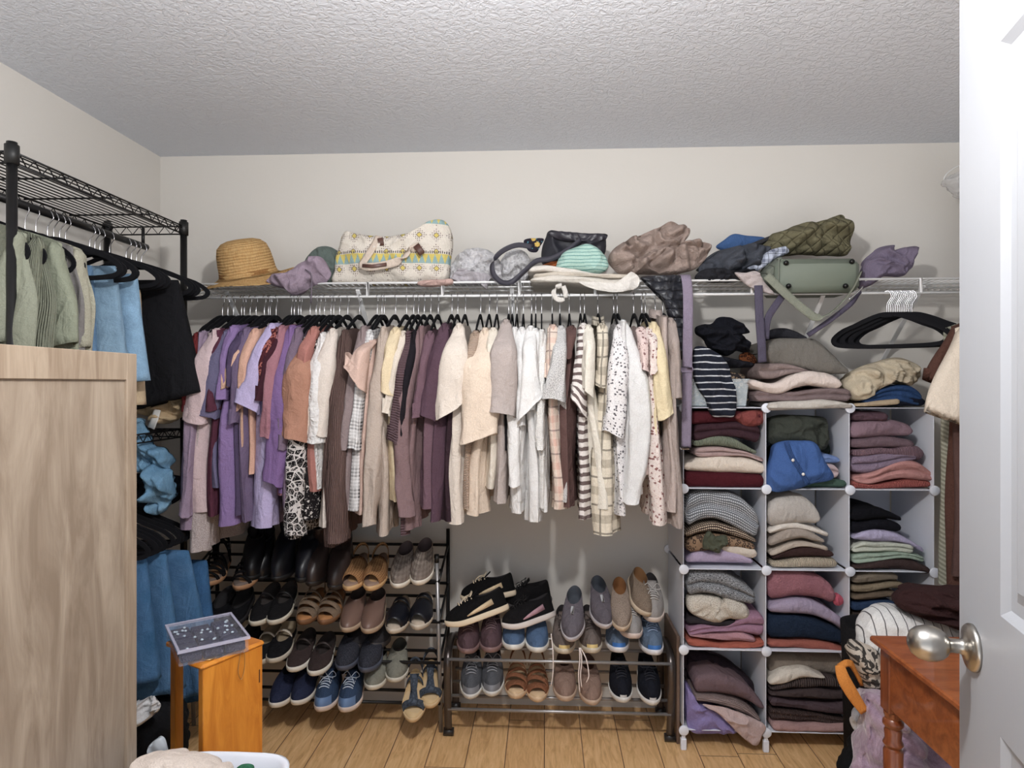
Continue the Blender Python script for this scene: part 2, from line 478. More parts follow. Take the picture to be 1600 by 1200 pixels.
struct('wall_right', MB().box((XR, YN, 0), (XR + T, YB, ZC)), M_wall)
M_trim = plain('white_trim', (238, 238, 236), .4)
#struct('baseboard_back', MB().box((XL, YB - .014, 0), (XR, YB, .085), .004), M_trim)
struct('baseboard_left', MB().box((XL, YN, 0), (XL + .014, YB - .014, .085), .004), M_trim)
struct('baseboard_right', MB().box((XR - .014, YN, 0), (XR, YB - .014, .085), .004), M_trim)

# ---- open door on the right, with raised panels and a satin knob
DE = np.array([.8006, 1.288]) * .868; ang = math.radians(14.4)
dd = np.array([math.sin(ang), math.cos(ang)])          # hinge -> free edge
nn = np.array([-math.cos(ang), math.sin(ang)])          # out of the visible (left) face
Wd, Td, Hd = .76, .035, 2.045
Mdoor = Matrix(((-dd[0], -nn[0], 0, DE[0]), (-dd[1], -nn[1], 0, DE[1]), (0, 0, 1, .012), (0, 0, 0, 1)))
def dpt(px, py):
    "door-face coordinates (distance from the free edge, height) seen at a pixel"
    a, b = (px - 800) / F, (600 - py) / F
    d = np.array([a * CS - SN, CS + a * SN]); k = DE.dot(nn) / d.dot(nn)
    p = d * k; return (DE - p).dot(dd), CZ + k * b
s1, z1 = dpt(1563, 962); s2, z2 = dpt(1563, 1150)
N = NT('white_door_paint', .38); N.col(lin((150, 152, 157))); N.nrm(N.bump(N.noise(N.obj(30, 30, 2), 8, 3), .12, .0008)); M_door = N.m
door = MB()
st = max(.09, s1); z_lo, z_hi = z2 - .012, z1 - .012
cols = [(st, Wd / 2 - .045), (Wd / 2 + .045, Wd - st)]
rowsz = [(.22, z_lo), (z_hi, 1.88)]
# face as a frame of stiles and rails around sunk, bevelled panels
def dbox(x0, x1, z0, z1, y0=0., y1=Td, bev=0.): door.box((x0, y0, z0), (x1, y1, z1), bev, Mdoor)
dbox(0, st, 0, Hd); dbox(Wd - st, Wd, 0, Hd); dbox(Wd / 2 - .045, Wd / 2 + .045, 0, Hd)
for (a, b) in ((0, .22), (z_lo, z_hi), (1.88, Hd)):
    for (c0, c1) in cols: dbox(c0, c1, a, b)
for (c0, c1) in cols:
    for (a, b) in rowsz:
        for face, sg in ((0., 1), (Td, -1)):
            rings = []
            for (ins, dep) in ((0, 0), (.012, .009), (.03, .009), (.048, .003)):
                y = face + sg * dep
                rings.append([np.array(Mdoor @ Vector(p)) for p in ((c0 + ins, y, a + ins), (c1 - ins, y, a + ins), (c1 - ins, y, b - ins), (c0 + ins, y, b - ins))])
            door.grid(np.array(rings), wrap=True, cap1=True)
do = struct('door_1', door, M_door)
M_knob = plain('satin_nickel', (176, 172, 166), .28, 1.)
sk, zk = dpt(1521, 1012)
K = Mdoor @ Matrix.Translation((sk, 0, zk - .012)) @ Matrix.Rotation(PI / 2, 4, 'X')   # local z -> out of the face
kb = MB().lathe([(.0, .0), (.037, .0), (.037, .004), (.034, .008), (.022, .011), (.013, .014), (.011, .020), (.011, .034), (.016, .038)], 40, M=K)
kb.build('door_knob_rosette', M_knob, do)
kb2 = MB().lathe([(.012, .034), (.018, .038), (.024, .045), (.0275, .055), (.028, .066), (.025, .078), (.018, .087), (.008, .0915), (.0, .092)], 40, M=K)
kb2.build('door_knob', M_knob, do)
MB().box((-.0015, .006, zk - .04), (.001, .028, zk + .02), .0005, Mdoor).build('latch_plate', M_knob, do)

# ------------------------------------------------------------------ light
ld = bpy.data.lights.new('ceiling_lamp_light', 'POINT'); ld.energy = 58; ld.shadow_soft_size = .045; ld.color = (1., .985, .97)
lo = bpy.data.objects.new('ceiling_lamp_light', ld); lo.location = (-.02, .78, 2.13); C.objects.link(lo)
# the lamp itself: a shallow flush dome above the light
lamp = thing('ceiling_light', 'round white flush ceiling light above the closet entrance', 'ceiling light', (-.02, .78, ZC))
MB().lathe([(.0, ZC - .001), (.15, ZC - .001), (.155, ZC - .012), (.15, ZC - .03), (.146, ZC - .03), (.14, ZC - .014), (0, ZC - .012)], 40, c=(-.02, .78, 0), cap=False).build('lamp_rim', M_trim, lamp)
w = bpy.data.worlds.new('added ambient fill'); bpy.context.scene.world = w; w.use_nodes = True  # added ambient fill from the open near side, no source modelled
wt = w.node_tree; bg = wt.nodes['Background']
tc = wt.nodes.new('ShaderNodeTexCoord'); sx = wt.nodes.new('ShaderNodeSeparateXYZ'); wt.links.new(tc.outputs['Generated'], sx.inputs[0])
rp = wt.nodes.new('ShaderNodeValToRGB'); mr = wt.nodes.new('ShaderNodeMapRange'); mr.inputs[1].default_value = -1; mr.inputs[2].default_value = 1
wt.links.new(sx.outputs[2], mr.inputs[0]); wt.links.new(mr.outputs[0], rp.inputs[0]); wt.links.new(rp.outputs[0], bg.inputs[0])
rp.color_ramp.elements[0].position = .25; rp.color_ramp.elements[0].color = (1., 1., 1., 1)  # lower half made brighter to lift the ceiling
rp.color_ramp.elements[1].position = .55; rp.color_ramp.elements[1].color = (.30, .315, .34, 1)
bg.inputs[1].default_value = 2.0
vs = bpy.context.scene.view_settings
vs.view_transform = 'Standard'; vs.look = 'None'; vs.gamma = 1; vs.use_curve_mapping = False; vs.exposure = .34

# ------------------------------------------------------------------ wire shelf
RY, RZ = 2.50, 1.742         # hanging rail
DZ = 1.795                    # deck
shelf = thing('wire_shelf', 'long white ventilated wire shelf and hanging rail across the back wall', 'shelf', (0, YB, DZ))
m = MB()
k = 0
x = XL + .012
while x < XR - .01:
    m.tube([(x, YB - .004, DZ + .003), (x, RY, DZ + .003), (x, RY - .004, DZ - .004), (x, RY - .004, RZ + .004)][:2], .0018, 5); x += .0254
m.build('deck_wires', M_white_wire, shelf)
m = MB()
for (yy, zz, r) in ((RY, DZ, .0045), (RY + .1, DZ - .004, .003), (RY + .2, DZ - .004, .003), (YB - .008, DZ - .004, .003)):
    m.tube([(XL + .003, yy, zz), (XR - .003, yy, zz)], r, 8)
m.build('long_rods', M_white_wire, shelf)
MB().tube([(XL + .003, RY, RZ), (XR - .003, RY, RZ)], .005, 10).build('hanging_rail', M_white_wire, shelf)
for px in (575, 692, 812, 930, 1045, 1174, 1300, 1438):
    p = at(px, 450, RY)
    MB().box((p[0] - .006, RY - .007, RZ), (p[0] + .006, RY + .003, DZ + .004), .002).build('rail_hanger', M_white_wire, shelf)
for px in (355, 560, 800, 1290, 1440):
    p = at(px, 460, RY + .03); X = p[0]
    b = MB().ribbon([(X, RY + .02, RZ + .03), (X, YB - .005, 1.50)], (1, 0, 0), .016, .006)
    b.build('support_bracket', M_white_wire, shelf, smooth=False)
# shelf of the right hand wall
shelf2 = thing('wire_shelf', 'white wire shelf along the right wall, mostly behind the door', 'shelf', (XR, 2.0, DZ))
m = MB(); y = .9
while y < 2.46:
    m.tube([(XR - .004, y, DZ + .003), (XR - .31, y, DZ + .003)], .0018, 5); y += .0254
m.build('deck_wires', M_white_wire, shelf2)
m = MB()
for (xx, zz, r) in ((XR - .31, DZ, .0045), (XR - .2, DZ - .004, .003), (XR - .1, DZ - .004, .003), (XR - .31, RZ, .005)):
    m.tube([(xx, .9, zz), (xx, 2.47, zz)], r, 8)
m.build('long_rods', M_white_wire, shelf2)

# ------------------------------------------------------------------ cube organiser
cubeX = [.5335, .8435, 1.1535, 1.4635]; cubeZ = [.076, .384, .692, 1.0, 1.309]; CY0, CY1 = 2.50, 2.805
org = thing('cube_organizer', 'white modular cube organizer, three wide and four high, holding folded sweaters', 'organizer', ((cubeX[0] + cubeX[3]) / 2, 2.65, 0))
for i, X in enumerate(cubeX):
    for j in range(4):
        MB().box((X - .0015, CY0 + .004, cubeZ[j] + .006), (X + .0015, CY1 - .004, cubeZ[j + 1] - .006), .001).build('side_panel', M_white_plastic, org, smooth=False)
for j, Z in enumerate(cubeZ):
    for i in range(3):
        MB().box((cubeX[i] + .006, CY0 + .004, Z - .0015), (cubeX[i + 1] - .006, CY1 - .004, Z + .0015), .001).build('shelf_panel', M_white_plastic, org, smooth=False)
for j in range(4):
    for i in range(3):
        MB().box((cubeX[i] + .006, CY1 - .003, cubeZ[j] + .006), (cubeX[i + 1] - .006, CY1, cubeZ[j + 1] - .006), .001).build('back_panel', M_white_plastic, org, smooth=False)
for X in cubeX:
    for Z in cubeZ:
        for yy in (CY0, CY1):
            MB().lathe([(0, -.006), (.016, -.006), (.0185, -.004), (.0185, .003), (.015, .006), (0, .006)], 24, axis='y', c=(X, yy, Z)).build('connector', M_white_plastic, org, angle=40)
    for yy in (CY0 + .006, CY1 - .006):
        MB().box((X - .011, yy - .009, 0), (X + .011, yy + .009, .045), .003).box((X - .007, yy - .006, .04), (X + .007, yy + .006, .08), .002).build('foot', M_white_plastic, org, smooth=False)
# ------------------------------------------------------------------ hangers
def hanger_path(w=.178, n=5):
    "closed outline in the (w, z) plane; neck at z = 0"
    R = [(0.0, 0.0), (.03, -.004), (.075, -.022), (.11, -.04), (.15, -.058), (w, -.082), (w + .006, -.098), (w - .004, -.112), (w - .03, -.118), (.1, -.121), (0, -.122)]
    L = [(-a, b) for a, b in R[1:-1]][::-1]
    return R + L
def make_hanger(loc, yaw, label, group, hook_h=.085, bar=True, tilt=0., scale=1.):
    """slim hanger; loc = where the hook meets the rail, yaw = direction of the arms from +X"""
    t = thing('hanger', label, 'hanger', loc, group, (tilt, 0, yaw))
    if scale != 1: t.scale = (scale, 1, 1)
    if 'hanger' not in _hm:
        P = spline([np.array([a, 0, b - hook_h]) for a, b in hanger_path()], 46, closed=True)
        rows = []
        m = len(P)
        for i in range(m):
            T = P[(i + 1) % m] - P[i - 1]; T /= np.linalg.norm(T); nrm = np.array([-T[2], 0, T[0]])
            rows.append([P[i] + nrm * a + np.array([0, b, 0]) for a, b in ((-.007, -.0025), (.007, -.0025), (.007, .0025), (-.007, .0025))])
        rows.append(rows[0])
        b_ = MB().grid(np.array(rows), wrap=True)
        b_.box((-.02, -.003, -.014 - hook_h), (.02, .003, .004 - hook_h), .002)
        o = b_.build('hanger_body', M_velvet, t, loc='local', smooth=False)
        H = [(0, 0, -hook_h - .006), (0, 0, -hook_h + .035), (0, .012, -hook_h + .058), (0, .014, -.012), (0, .009, .0035), (0, 0, .0085), (0, -.009, .0035), (0, -.012, -.006)]
        H = [(y, x, z) for x, y, z in H]
        o2 = MB().tube(spline(H, 22), .0017, 6).build('hook', M_chrome, t, loc='local')
        _hm['hanger'] = (o, o2)
    else:
        for src in _hm['hanger']:
            c = src.copy(); C.objects.link(c); c.parent = t
    return t
_hm = {}

# ------------------------------------------------------------------ hanging garments
def garment(nm, label, col, tip, body, sleeve=None, pat='plain', c2=None, c3=None, s=1., ty=512, yt=2.29, ys=None, cat='top',
            fth=None, cuff=0, zc=2.50, group='clothes on the main hanging rail', bw=.235, cl=None, sw0=.020, mid=None, hl=None, dx=0., hang=True):
    """tip: pixel of the near shoulder; body: (xL, xR, y) of the near hem;
       sleeve: (xL, yL, xR, yR) of the sleeve end"""
    mat = fab(col, pat, c2, c3, s)
    seed = random.random() * 50
    N_ = at(tip, ty, yt); X0, zt = N_[0], N_[2]
    half = zc - yt
    Xc = X0 + dx; Xf = Xc + dx
    z_neck = zt + .034
    xl, xr, yb = body
    bl, br = at(xl, yb, yt + .03), at(xr, yb, yt + .03)
    xh, th_end, zh = (bl[0] + br[0]) / 2, abs(br[0] - bl[0]) / 2, (bl[2] + br[2]) / 2
    th_end = max(th_end, .012)
    J, n = 32, 60
    P = np.zeros((J, n, 3))
    for j in range(J):
        t = j / (J - 1)
        W = half + (bw - half) * sstep(0, .25, t) + .004 * math.sin(t * 9 + seed)
        th = .012 + (th_end - .012) * sstep(0.02, .85, t)
        for i in range(n):
            a = 2 * PI * i / n
            c, sn = -math.cos(a), math.sin(a)
            q = math.copysign(abs(c) ** .8, c)                    # -1 near .. 1 far
            ztop = zt + (z_neck - zt) * (1 - min(1, abs(q) * 1.0)) ** .8 - .02 * max(0, 1 - abs(q) / .3) * (1 if sn > 0 else .3)
            z = ztop + (zh + .02 * (q + 1) / 2 + .008 * math.sin(q * 3 + seed) - ztop) * t
            loc = math.exp(-((q + .95) / .42) ** 2)
            x_c = X0 + (Xf - X0) * (q + 1) / 2 + (xh - X0) * sstep(0, 1, t) * max(0, 1 - (q + 1) / 2 * .95)
            x_t = sn / max(.25, abs(sn)) * abs(sn) ** .8 * (.007 + th * loc) if abs(sn) > 1e-6 else 0
            fold = (nz(q * 3.2 + seed, z * 1.6, seed) * .035 + nz(q * 8 + seed, z * 3.0, 3.3) * .020 + nz(q * 17 + seed, z * 5, 1.1) * .008) * min(1, t * 2.2) * (.35 + .65 * min(1, th_end / .03))
            yy = zc + q * W + nz(seed, z * 4, q) * .01 * t
            P[j, i] = (x_c + x_t + fold, yy, z)
    m = MB().grid(P, wrap=True, useam=seed % 1)
    if cl:      # a shirt collar standing at the neck
        ring = []
        for (r, h) in ((.055, 0), (.058, .028), (.064, .034), (.072, .0)):
            ring.append([(Xc + (r * .35) * math.cos(2 * PI * k / 20), zc + r * math.sin(2 * PI * k / 20), z_neck - .02 + h + .006 * math.cos(4 * PI * k / 20)) for k in range(20)])
        m.grid(np.array(ring), wrap=True)
    if sleeve:
        sx0, sy0, sx1, sy1 = sleeve[:4]
        ys = ys if ys is not None else yt - .02
        L_, R_ = at(sx0, sy0, ys), at(sx1, sy1, ys)
        E = (L_ + R_) / 2; E[1] = ys; hw = max(.012, abs(R_[0] - L_[0]) / 2); slope = (R_[2] - L_[2]) / max(.02, R_[0] - L_[0])
        A = np.array([X0, yt + .03, zt + .004]); J2, n2 = 22, 24
        length = A[2] - E[2]
        longs = length > .3
        S = np.zeros((J2, n2, 3)); midx = at(mid[0], mid[1], ys)[0] if mid else None
        for j in range(J2):
            t = j / (J2 - 1)
            cx = A[0] + (E[0] - A[0]) * t ** 1.15
            if midx is not None: cx += (midx - (A[0] + E[0]) / 2) * math.sin(PI * t)
            cy = A[1] + (E[1] - .0 - A[1]) * sstep(0, .35, t)
            czz = A[2] + (E[2] - A[2]) * t
            w = sw0 + (hw - sw0) * (t ** 1.05 if not longs else sstep(0, .45, t))
            if t > .93 and not cuff: w += .0018
            if longs and not cuff: w *= 1 + .12 * math.sin(PI * t)
            if cuff and t > .86: w *= .8
            d = .020 + .016 * sstep(0, .5, t)
            if j == 0: w *= .35; d *= .35; czz += .006
            for i in range(n2):
                a = 2 * PI * i / n2
                ex = math.copysign(abs(math.cos(a)) ** .8, math.cos(a)); ey = math.copysign(abs(math.sin(a)) ** .8, math.sin(a))
                x = cx + w * ex
                fo = nz(a * 1.0 + seed, czz * 7, seed) * .016 * t + nz(math.cos(a) * 2 + seed, czz * 16, math.sin(a) * 2) * .007 * min(1, t * 3)
                S[j, i] = (x + fo * .6, cy + d * ey + fo, czz + slope * (x - cx) * sstep(.55, 1, t) + .004 * math.sin(a * 2 + seed) * t)
        # turned hem at the sleeve end
        inner = S[-1].copy(); ctr = inner.mean(0)
        rows = list(S) + [ctr + (inner - ctr) * 1.04 + np.array([0, 0, -.003]), ctr + (inner - ctr) * .93 + np.array([0, 0, -.001]), ctr + (inner - ctr) * .9 + np.array([0, 0, .05])]
        m.grid(np.array(rows), wrap=True, cap0=True, useam=seed % 1)
    o = m.build(nm, mat, loc=(X0, zc, zh))
    tag(o, label, cat, group)
    if hang:
        make_hanger((Xc, RY, RZ), PI / 2 + math.atan2(dx, half) * -1, hl or ('black velvet hanger with silver hook holding the ' + ' '.join(label.split()[:8])), 'velvet hangers on the main rail',
                    hook_h=.078)
    return o
def G(*a, **k): return garment(*a, **k)
T1, T2, T3 = 'short_sleeved_tee', 'long_sleeved_top', 'blouse'
# left to right along the rail
G(T2, 'dark red top, the leftmost garment on the rail', (118, 38, 40), 303, (296, 312, 640), (290, 640, 304, 640), ty=522)
G('long_cardigan', 'long dusty lilac cardigan hanging nearest the black corner post', (150, 128, 152), 312, (281, 318, 820), (284, 800, 300, 806), ty=520, cat='cardigan')
G(T3, 'crinkled pale pink blouse with a gathered puff sleeve', (205, 178, 180), 333, (284, 336, 794), (291, 655, 322, 662), ty=516, sw0=.022, cat='blouse', yt=2.28)
G('knit_pullover', 'greige marled knit top whose sleeve hangs below the pink blouse', (168, 152, 150), 326, (300, 330, 858), (299, 856, 328, 858), ty=520, pat='speckle', c2=(205, 192, 188), ys=2.32, yt=2.31, cat='sweater')
G(T2, 'burgundy top tucked between the pink blouse and slate tee', (92, 44, 62), 340, (334, 352, 800), (330, 640, 342, 640), ty=516)
G(T1, 'slate purple tee with a wide short sleeve', (104, 98, 132), 350, (338, 356, 760), (308, 646, 340, 652), ty=518, cat='tee')
G(T2, 'medium purple long top with a broad flat side', (140, 112, 168), 360, (344, 381, 818), (345, 620, 358, 625), ty=511, bw=.24)
G(T1, 'plum tee on the rail beside the medium purple top', (80, 66, 98), 374, (372, 386, 800), (358, 600, 368, 602), ty=520, cat='tee')
G(T1, 'peach tee showing only a thin strip between purples', (214, 168, 142), 384, (378, 388, 720), (348, 606, 358, 606), ty=530, cat='tee')
G(T2, 'grey purple top next to the salmon tee', (112, 94, 126), 381, (382, 396, 812), (362, 660, 374, 660), ty=514)
G(T1, 'salmon peach tee left of the lavender shirt', (214, 162, 138), 394, (392, 404, 740), (374, 640, 392, 630), ty=516, cat='tee')
G(T1, 'pale lavender tee with a curled sleeve and long hem', (184, 170, 214), 420, (393, 440, 824), (374, 625, 403, 645), ty=508, cat='tee', ys=2.26)
G('print_blouse', 'burgundy blouse with a speckled red print', (78, 30, 38), 425, (430, 442, 700), (403, 612, 420, 616), ty=514, pat='leopard', c2=(176, 96, 86), cat='blouse')
G('striped_cuff_top', 'dark burgundy top with two white cuff stripes', (66, 30, 42), 432, (438, 448, 760), (404, 622, 417, 628), ty=518)
G(T2, 'dusty rose long sleeved top', (164, 108, 120), 436, (440, 452, 770), (411, 682, 428, 682), ty=511)
G(T2, 'bright violet sweater with a full puffed sleeve', (128, 96, 152), 452, (440, 456, 770), (414, 748, 444, 758), ty=511, cat='sweater', sw0=.024)
G(T2, 'mauve grey sweater beside the violet one', (120, 100, 120), 462, (446, 462, 790), (436, 700, 452, 700), ty=514, cat='sweater')
G(T1, 'tan terracotta tee with the lowest wide sleeve hem', (178, 124, 100), 476, (464, 478, 720), (440, 678, 479, 690), ty=530, cat='tee', ys=2.25)
G('print_dress', 'black and white scroll print dress', (26, 22, 24), 470, (449, 477, 838), (449, 832, 476, 834), ty=530, pat='scroll', c2=(220, 212, 208), cat='dress', yt=2.30)
G(T1, 'rose terracotta tee with a short square sleeve', (176, 112, 102), 487, (480, 502, 762), (457, 610, 478, 626), ty=513, cat='tee')
G('print_pullover', 'black and cream floral top peeking under the cream tee', (30, 26, 28), 492, (478, 500, 812), None, ty=530, pat='floral', c2=(214, 206, 200), c3=(190, 180, 176))
G('lace_blouse', 'white blouse with a lace edged sleeve', (228, 224, 222), 502, (500, 508, 760), (482, 688, 506, 692), ty=522, pat='lace', c2=(236, 234, 232), cat='blouse')
G(T1, 'light cream tee left of the brown ribbed cardigan', (218, 204, 192), 516, (500, 512, 822), (479, 678, 510, 680), ty=516, cat='tee')
G('ribbed_cardigan', 'long dark brown ribbed cardigan', (112, 86, 80), 536, (512, 542, 848), (510, 842, 538, 846), ty=518, pat='rib', cat='cardigan', sw0=.024)
G('knit_cardigan', 'taupe grey cardigan with a raised shoulder next to the houndstooth shirt', (142, 124, 124), 566, (532, 552, 790), (530, 700, 546, 700), ty=512, cat='cardigan')
G('houndstooth_shirt', 'black and white houndstooth check shirt', (228, 226, 226), 574, (538, 566, 795), (546, 700, 562, 700), ty=518, pat='check', c2=(24, 22, 24), cat='shirt')
G(T1, 'peach pink tee with a sleeve sticking out forward', (212, 176, 160), 578, (556, 568, 800), (541, 572, 570, 612), ty=532, cat='tee', ys=2.22)
G('sweatshirt', 'oatmeal taupe sweatshirt with a cuffed long sleeve', (186, 168, 154), 597, (592, 614, 834), (565, 818, 591, 818), ty=513, cat='sweatshirt', cuff=1)
G(T1, 'butter yellow tee on the rail', (224, 202, 162), 616, (612, 622, 780), (592, 604, 620, 622), ty=514, cat='tee')
G(T3, 'pale ivory lace sleeved blouse behind the butter yellow tee', (214, 200, 184), 628, (620, 630, 770), (600, 640, 612, 650), ty=520, cat='blouse')
G('ribbed_cardigan', 'dark mauve chunky ribbed cardigan', (98, 74, 80), 636, (626, 636, 830), (608, 686, 628, 690), ty=520, pat='ribh', s=1.5, cat='cardigan')
G('blazer', 'black top behind the dark mauve ribbed cardigan', (30, 26, 32), 646, (632, 642, 800), (620, 700, 632, 704), ty=520)
G('sweatshirt', 'mauve brown sweatshirt with a long sleeve', (130, 102, 104), 657, (636, 658, 822), (625, 800, 648, 806), ty=512, cat='sweatshirt', mid=(628, 640))
G(T2, 'dark mauve tee with a straight body', (112, 82, 94), 670, (650, 687, 792), (646, 650, 660, 652), ty=520)
G(T1, 'deep plum tee with a wide dark sleeve', (88, 62, 76), 693, (672, 690, 812), (656, 640, 684, 660), ty=508, cat='tee')
G('long_dress', 'very dark aubergine dress right of the plum tee', (54, 36, 44), 703, (686, 712, 814), None, ty=515, cat='dress')
G(T1, 'large cream tee with a doubled sleeve hem', (218, 204, 190), 716, (693, 733, 814), (682, 655, 725, 632), ty=508, cat='tee', ys=2.25)
G(T3, 'tan ribbed sleeve top right of the large cream tee', (196, 168, 146), 742, (728, 740, 790), (725, 608, 738, 612), ty=520, pat='ribh')
G(T1, 'warm beige tee with a broad drooping sleeve', (222, 200, 178), 757, (732, 757, 803), (722, 692, 778, 676), ty=515, cat='tee', ys=2.24)
G(T1, 'ivory tee behind the taupe grey one', (232, 220, 202), 770, (758, 773, 764), (757, 600, 770, 606), ty=515, cat='tee')
G(T1, 'taupe grey tee with a boxy sleeve', (176, 162, 156), 790, (772, 795, 786), (763, 640, 804, 650), ty=502, cat='tee', ys=2.23)
G('black_strap_top', 'narrow black strap top between the taupe and white shirts', (26, 24, 28), 796, (792, 797, 700), None, ty=518)
G(T2, 'first white top beside the taupe grey tee', (236, 234, 232), 804, (794, 816, 796), (794, 756, 812, 758), ty=514)
G(T2, 'white top with its long sleeve end at mid height', (240, 238, 236), 815, (812, 818, 782), (806, 664, 820, 664), ty=514)
G(T1, 'white tee with a rolled sleeve', (238, 236, 234), 829, (822, 846, 812), (808, 662, 846, 618), ty=512, cat='tee', ys=2.24)
G(T2, 'pure white pintucked blouse', (243, 242, 240), 836, (843, 852, 798), (826, 640, 838, 640), ty=516, cat='blouse')
G('textured_top', 'off white textured top beside the pink plaid shirt', (228, 226, 222), 846, (846, 856, 787), (838, 700, 850, 700), ty=518, pat='knit')
G('plaid_shirt', 'light pink and peach plaid shirt', (226, 204, 186), 864, (856, 882, 792), (852, 590, 864, 598), ty=510, pat='plaid', c2=(214, 160, 142), c3=(120, 96, 96), cat='shirt', s=1.1)
G(T1, 'grey speckled tee with a wide sleeve', (206, 204, 202), 877, (876, 886, 784), (847, 622, 883, 626), ty=512, pat='speckle', c2=(120, 118, 120), cat='tee', ys=2.25)
G('satin_blouse', 'chocolate brown satin blouse', (98, 70, 66), 893, (884, 905, 786), (884, 560, 894, 556), ty=512, cat='blouse')
G('striped_blouse', 'brown and white striped blouse', (232, 224, 218), 912, (902, 922, 810), (891, 620, 915, 650), ty=508, pat='hstripe', c2=(88, 64, 62), cat='blouse')
G(T1, 'cream tee with a short turned sleeve and long body', (232, 224, 208), 919, (922, 948, 792), (908, 606, 928, 620), ty=510, cat='tee', ys=2.24)
G('flannel_shirt', 'olive and cream flannel shirt on the rail', (218, 206, 184), 942, (928, 972, 830), (930, 600, 946, 606), ty=508, pat='plaid', c2=(112, 98, 78), c3=(60, 54, 48), cat='shirt', cl=1, s=1.3)
G('floral_blouse', 'white blouse with tiny black flowers and a gathered sleeve', (224, 220, 220), 969, (956, 972, 800), (944, 672, 974, 682), ty=510, pat='floral', c2=(60, 56, 66), c3=(120, 112, 116), cat='blouse', s=.7)
G('knit_cardigan', 'white textured cardigan with a ribbed cuff', (244, 243, 242), 975, (982, 1003, 765), (966, 784, 1002, 784), ty=503, pat='knit', s=.6, cat='cardigan', mid=(1000, 630), cuff=1, sw0=.022)
G('floral_blouse', 'pale pink floral blouse left of its darker twin', (222, 196, 190), 1003, (996, 1008, 740), (1000, 578, 1012, 580), ty=514, pat='floral', c2=(120, 70, 70), c3=(170, 130, 126), cat='blouse')
G('floral_dress', 'long cream dress with small red brown flowers', (232, 216, 208), 1017, (1006, 1037, 814), (1014, 585, 1027, 577), ty=514, pat='floral', c2=(130, 62, 60), c3=(196, 140, 130), cat='dress')
G(T1, 'light yellow shirt with a sharp sleeve', (230, 210, 166), 1023, (1020, 1030, 740), (1028, 656, 1050, 644), ty=506, cat='shirt')
G('long_coat', 'light taupe long shirt dress at the right end of the clothes', (182, 164, 156), 1040, (1034, 1052, 794), None, ty=496, cat='dress', cl=1)
G('long_coat', 'darker taupe long coat, last garment before the cubes', (162, 146, 138), 1050, (1040, 1058, 820), (1048, 620, 1064, 622), ty=500, cat='coat', yt=2.32)
# ------------------------------------------------------------------ folded clothes and cloth heaps
def fold(nm, label, col, x0, x1, top, bot, pat='plain', c2=None, c3=None, s=1., Y=2.52, depth=.24, lobes=2, cat='sweater', group='folded clothes in the cube organizer', back=1., rough=1., slope=0.):
    "a folded piece of clothing: rounded folds towards the room, silhouettes given at the front"
    mat = fab(col, pat, c2, c3, s); seed = random.random() * 60
    nx = 40; prev = None
    nl = lobes * 7; rows = []
    for i in range(nx + 1):
        t = i / nx
        te = .5 - .5 * math.cos(PI * t) if False else t
        px = x0 + (x1 - x0) * te
        yt, yb = interp(top, te), interp(bot, te)
        zt = at(px, yt, Y + .012)[2]; zb = at(px, yb, Y)[2]; X = at(px, yt, Y)[0]
        wz = nz(X * 14 + seed, seed) * .0035 * rough
        zt += wz
        H = max(.004, zt - zb); zc = (zt + zb) / 2
        e = min(te, 1 - te) * (x1 - x0) / 410.          # metres from the end
        r = min(.022, H * .7)
        k = math.sqrt(max(0., 1 - (1 - min(1, e / r)) ** 2)) if e < r else 1.
        k = max(k, .02)
        zt = zc + (zt - zc) * k; zb = zc + (zb - zc) * k; H = zt - zb
        fr = Y + (1 - k) * .012 + nz(X * 9 + seed, 5.5, seed) * .010 * rough
        bk = Y + depth
        R = min(H / lobes / 2, .018)
        pts = []
        for q in range(9):                                # top, back to front
            f = q / 8; yy = bk + (fr + R - bk) * f
            w = nz(X * 12 + seed, yy * 12, seed) * .008 * rough * math.sin(PI * f) ** .5
            pts.append((X, yy, zc + (zt - zc) * (back + (1 - back) * f) + w + slope * (1 - f)))
        for q in range(1, nl):
            v = q / nl; fv = (v * lobes) % 1
            R2 = R * (1 + .35 * nz(seed, int(v * lobes) * 3.1, X * 6))
            sag = .004 * rough * nz(X * 16 + seed, v * 4, 2.2)
            dpt_ = R2 * (1 - math.sqrt(max(0, 1 - (2 * fv - 1) ** 2)))
            off = .006 * nz(seed + int(v * lobes) * 7.7, X * 5)
            pts.append((X, fr + dpt_ + off + sag * 1.2, zt - H * v + sag * .8 * (1 - abs(2 * v - 1))))
        for q in range(4): f = q / 3; pts.append((X, fr + R + (bk - fr - R) * f, zb))
        rows.append(pts)
    m = MB().grid(np.array(rows), wrap=True, cap0=True, cap1=True)
    # run the weave across the front
    for k_, uvl in enumerate(m.uv): m.uv[k_] = [(-v, u) for (u, v) in uvl]
    o = m.build(nm, mat)
    return tag(o, label, cat, group)

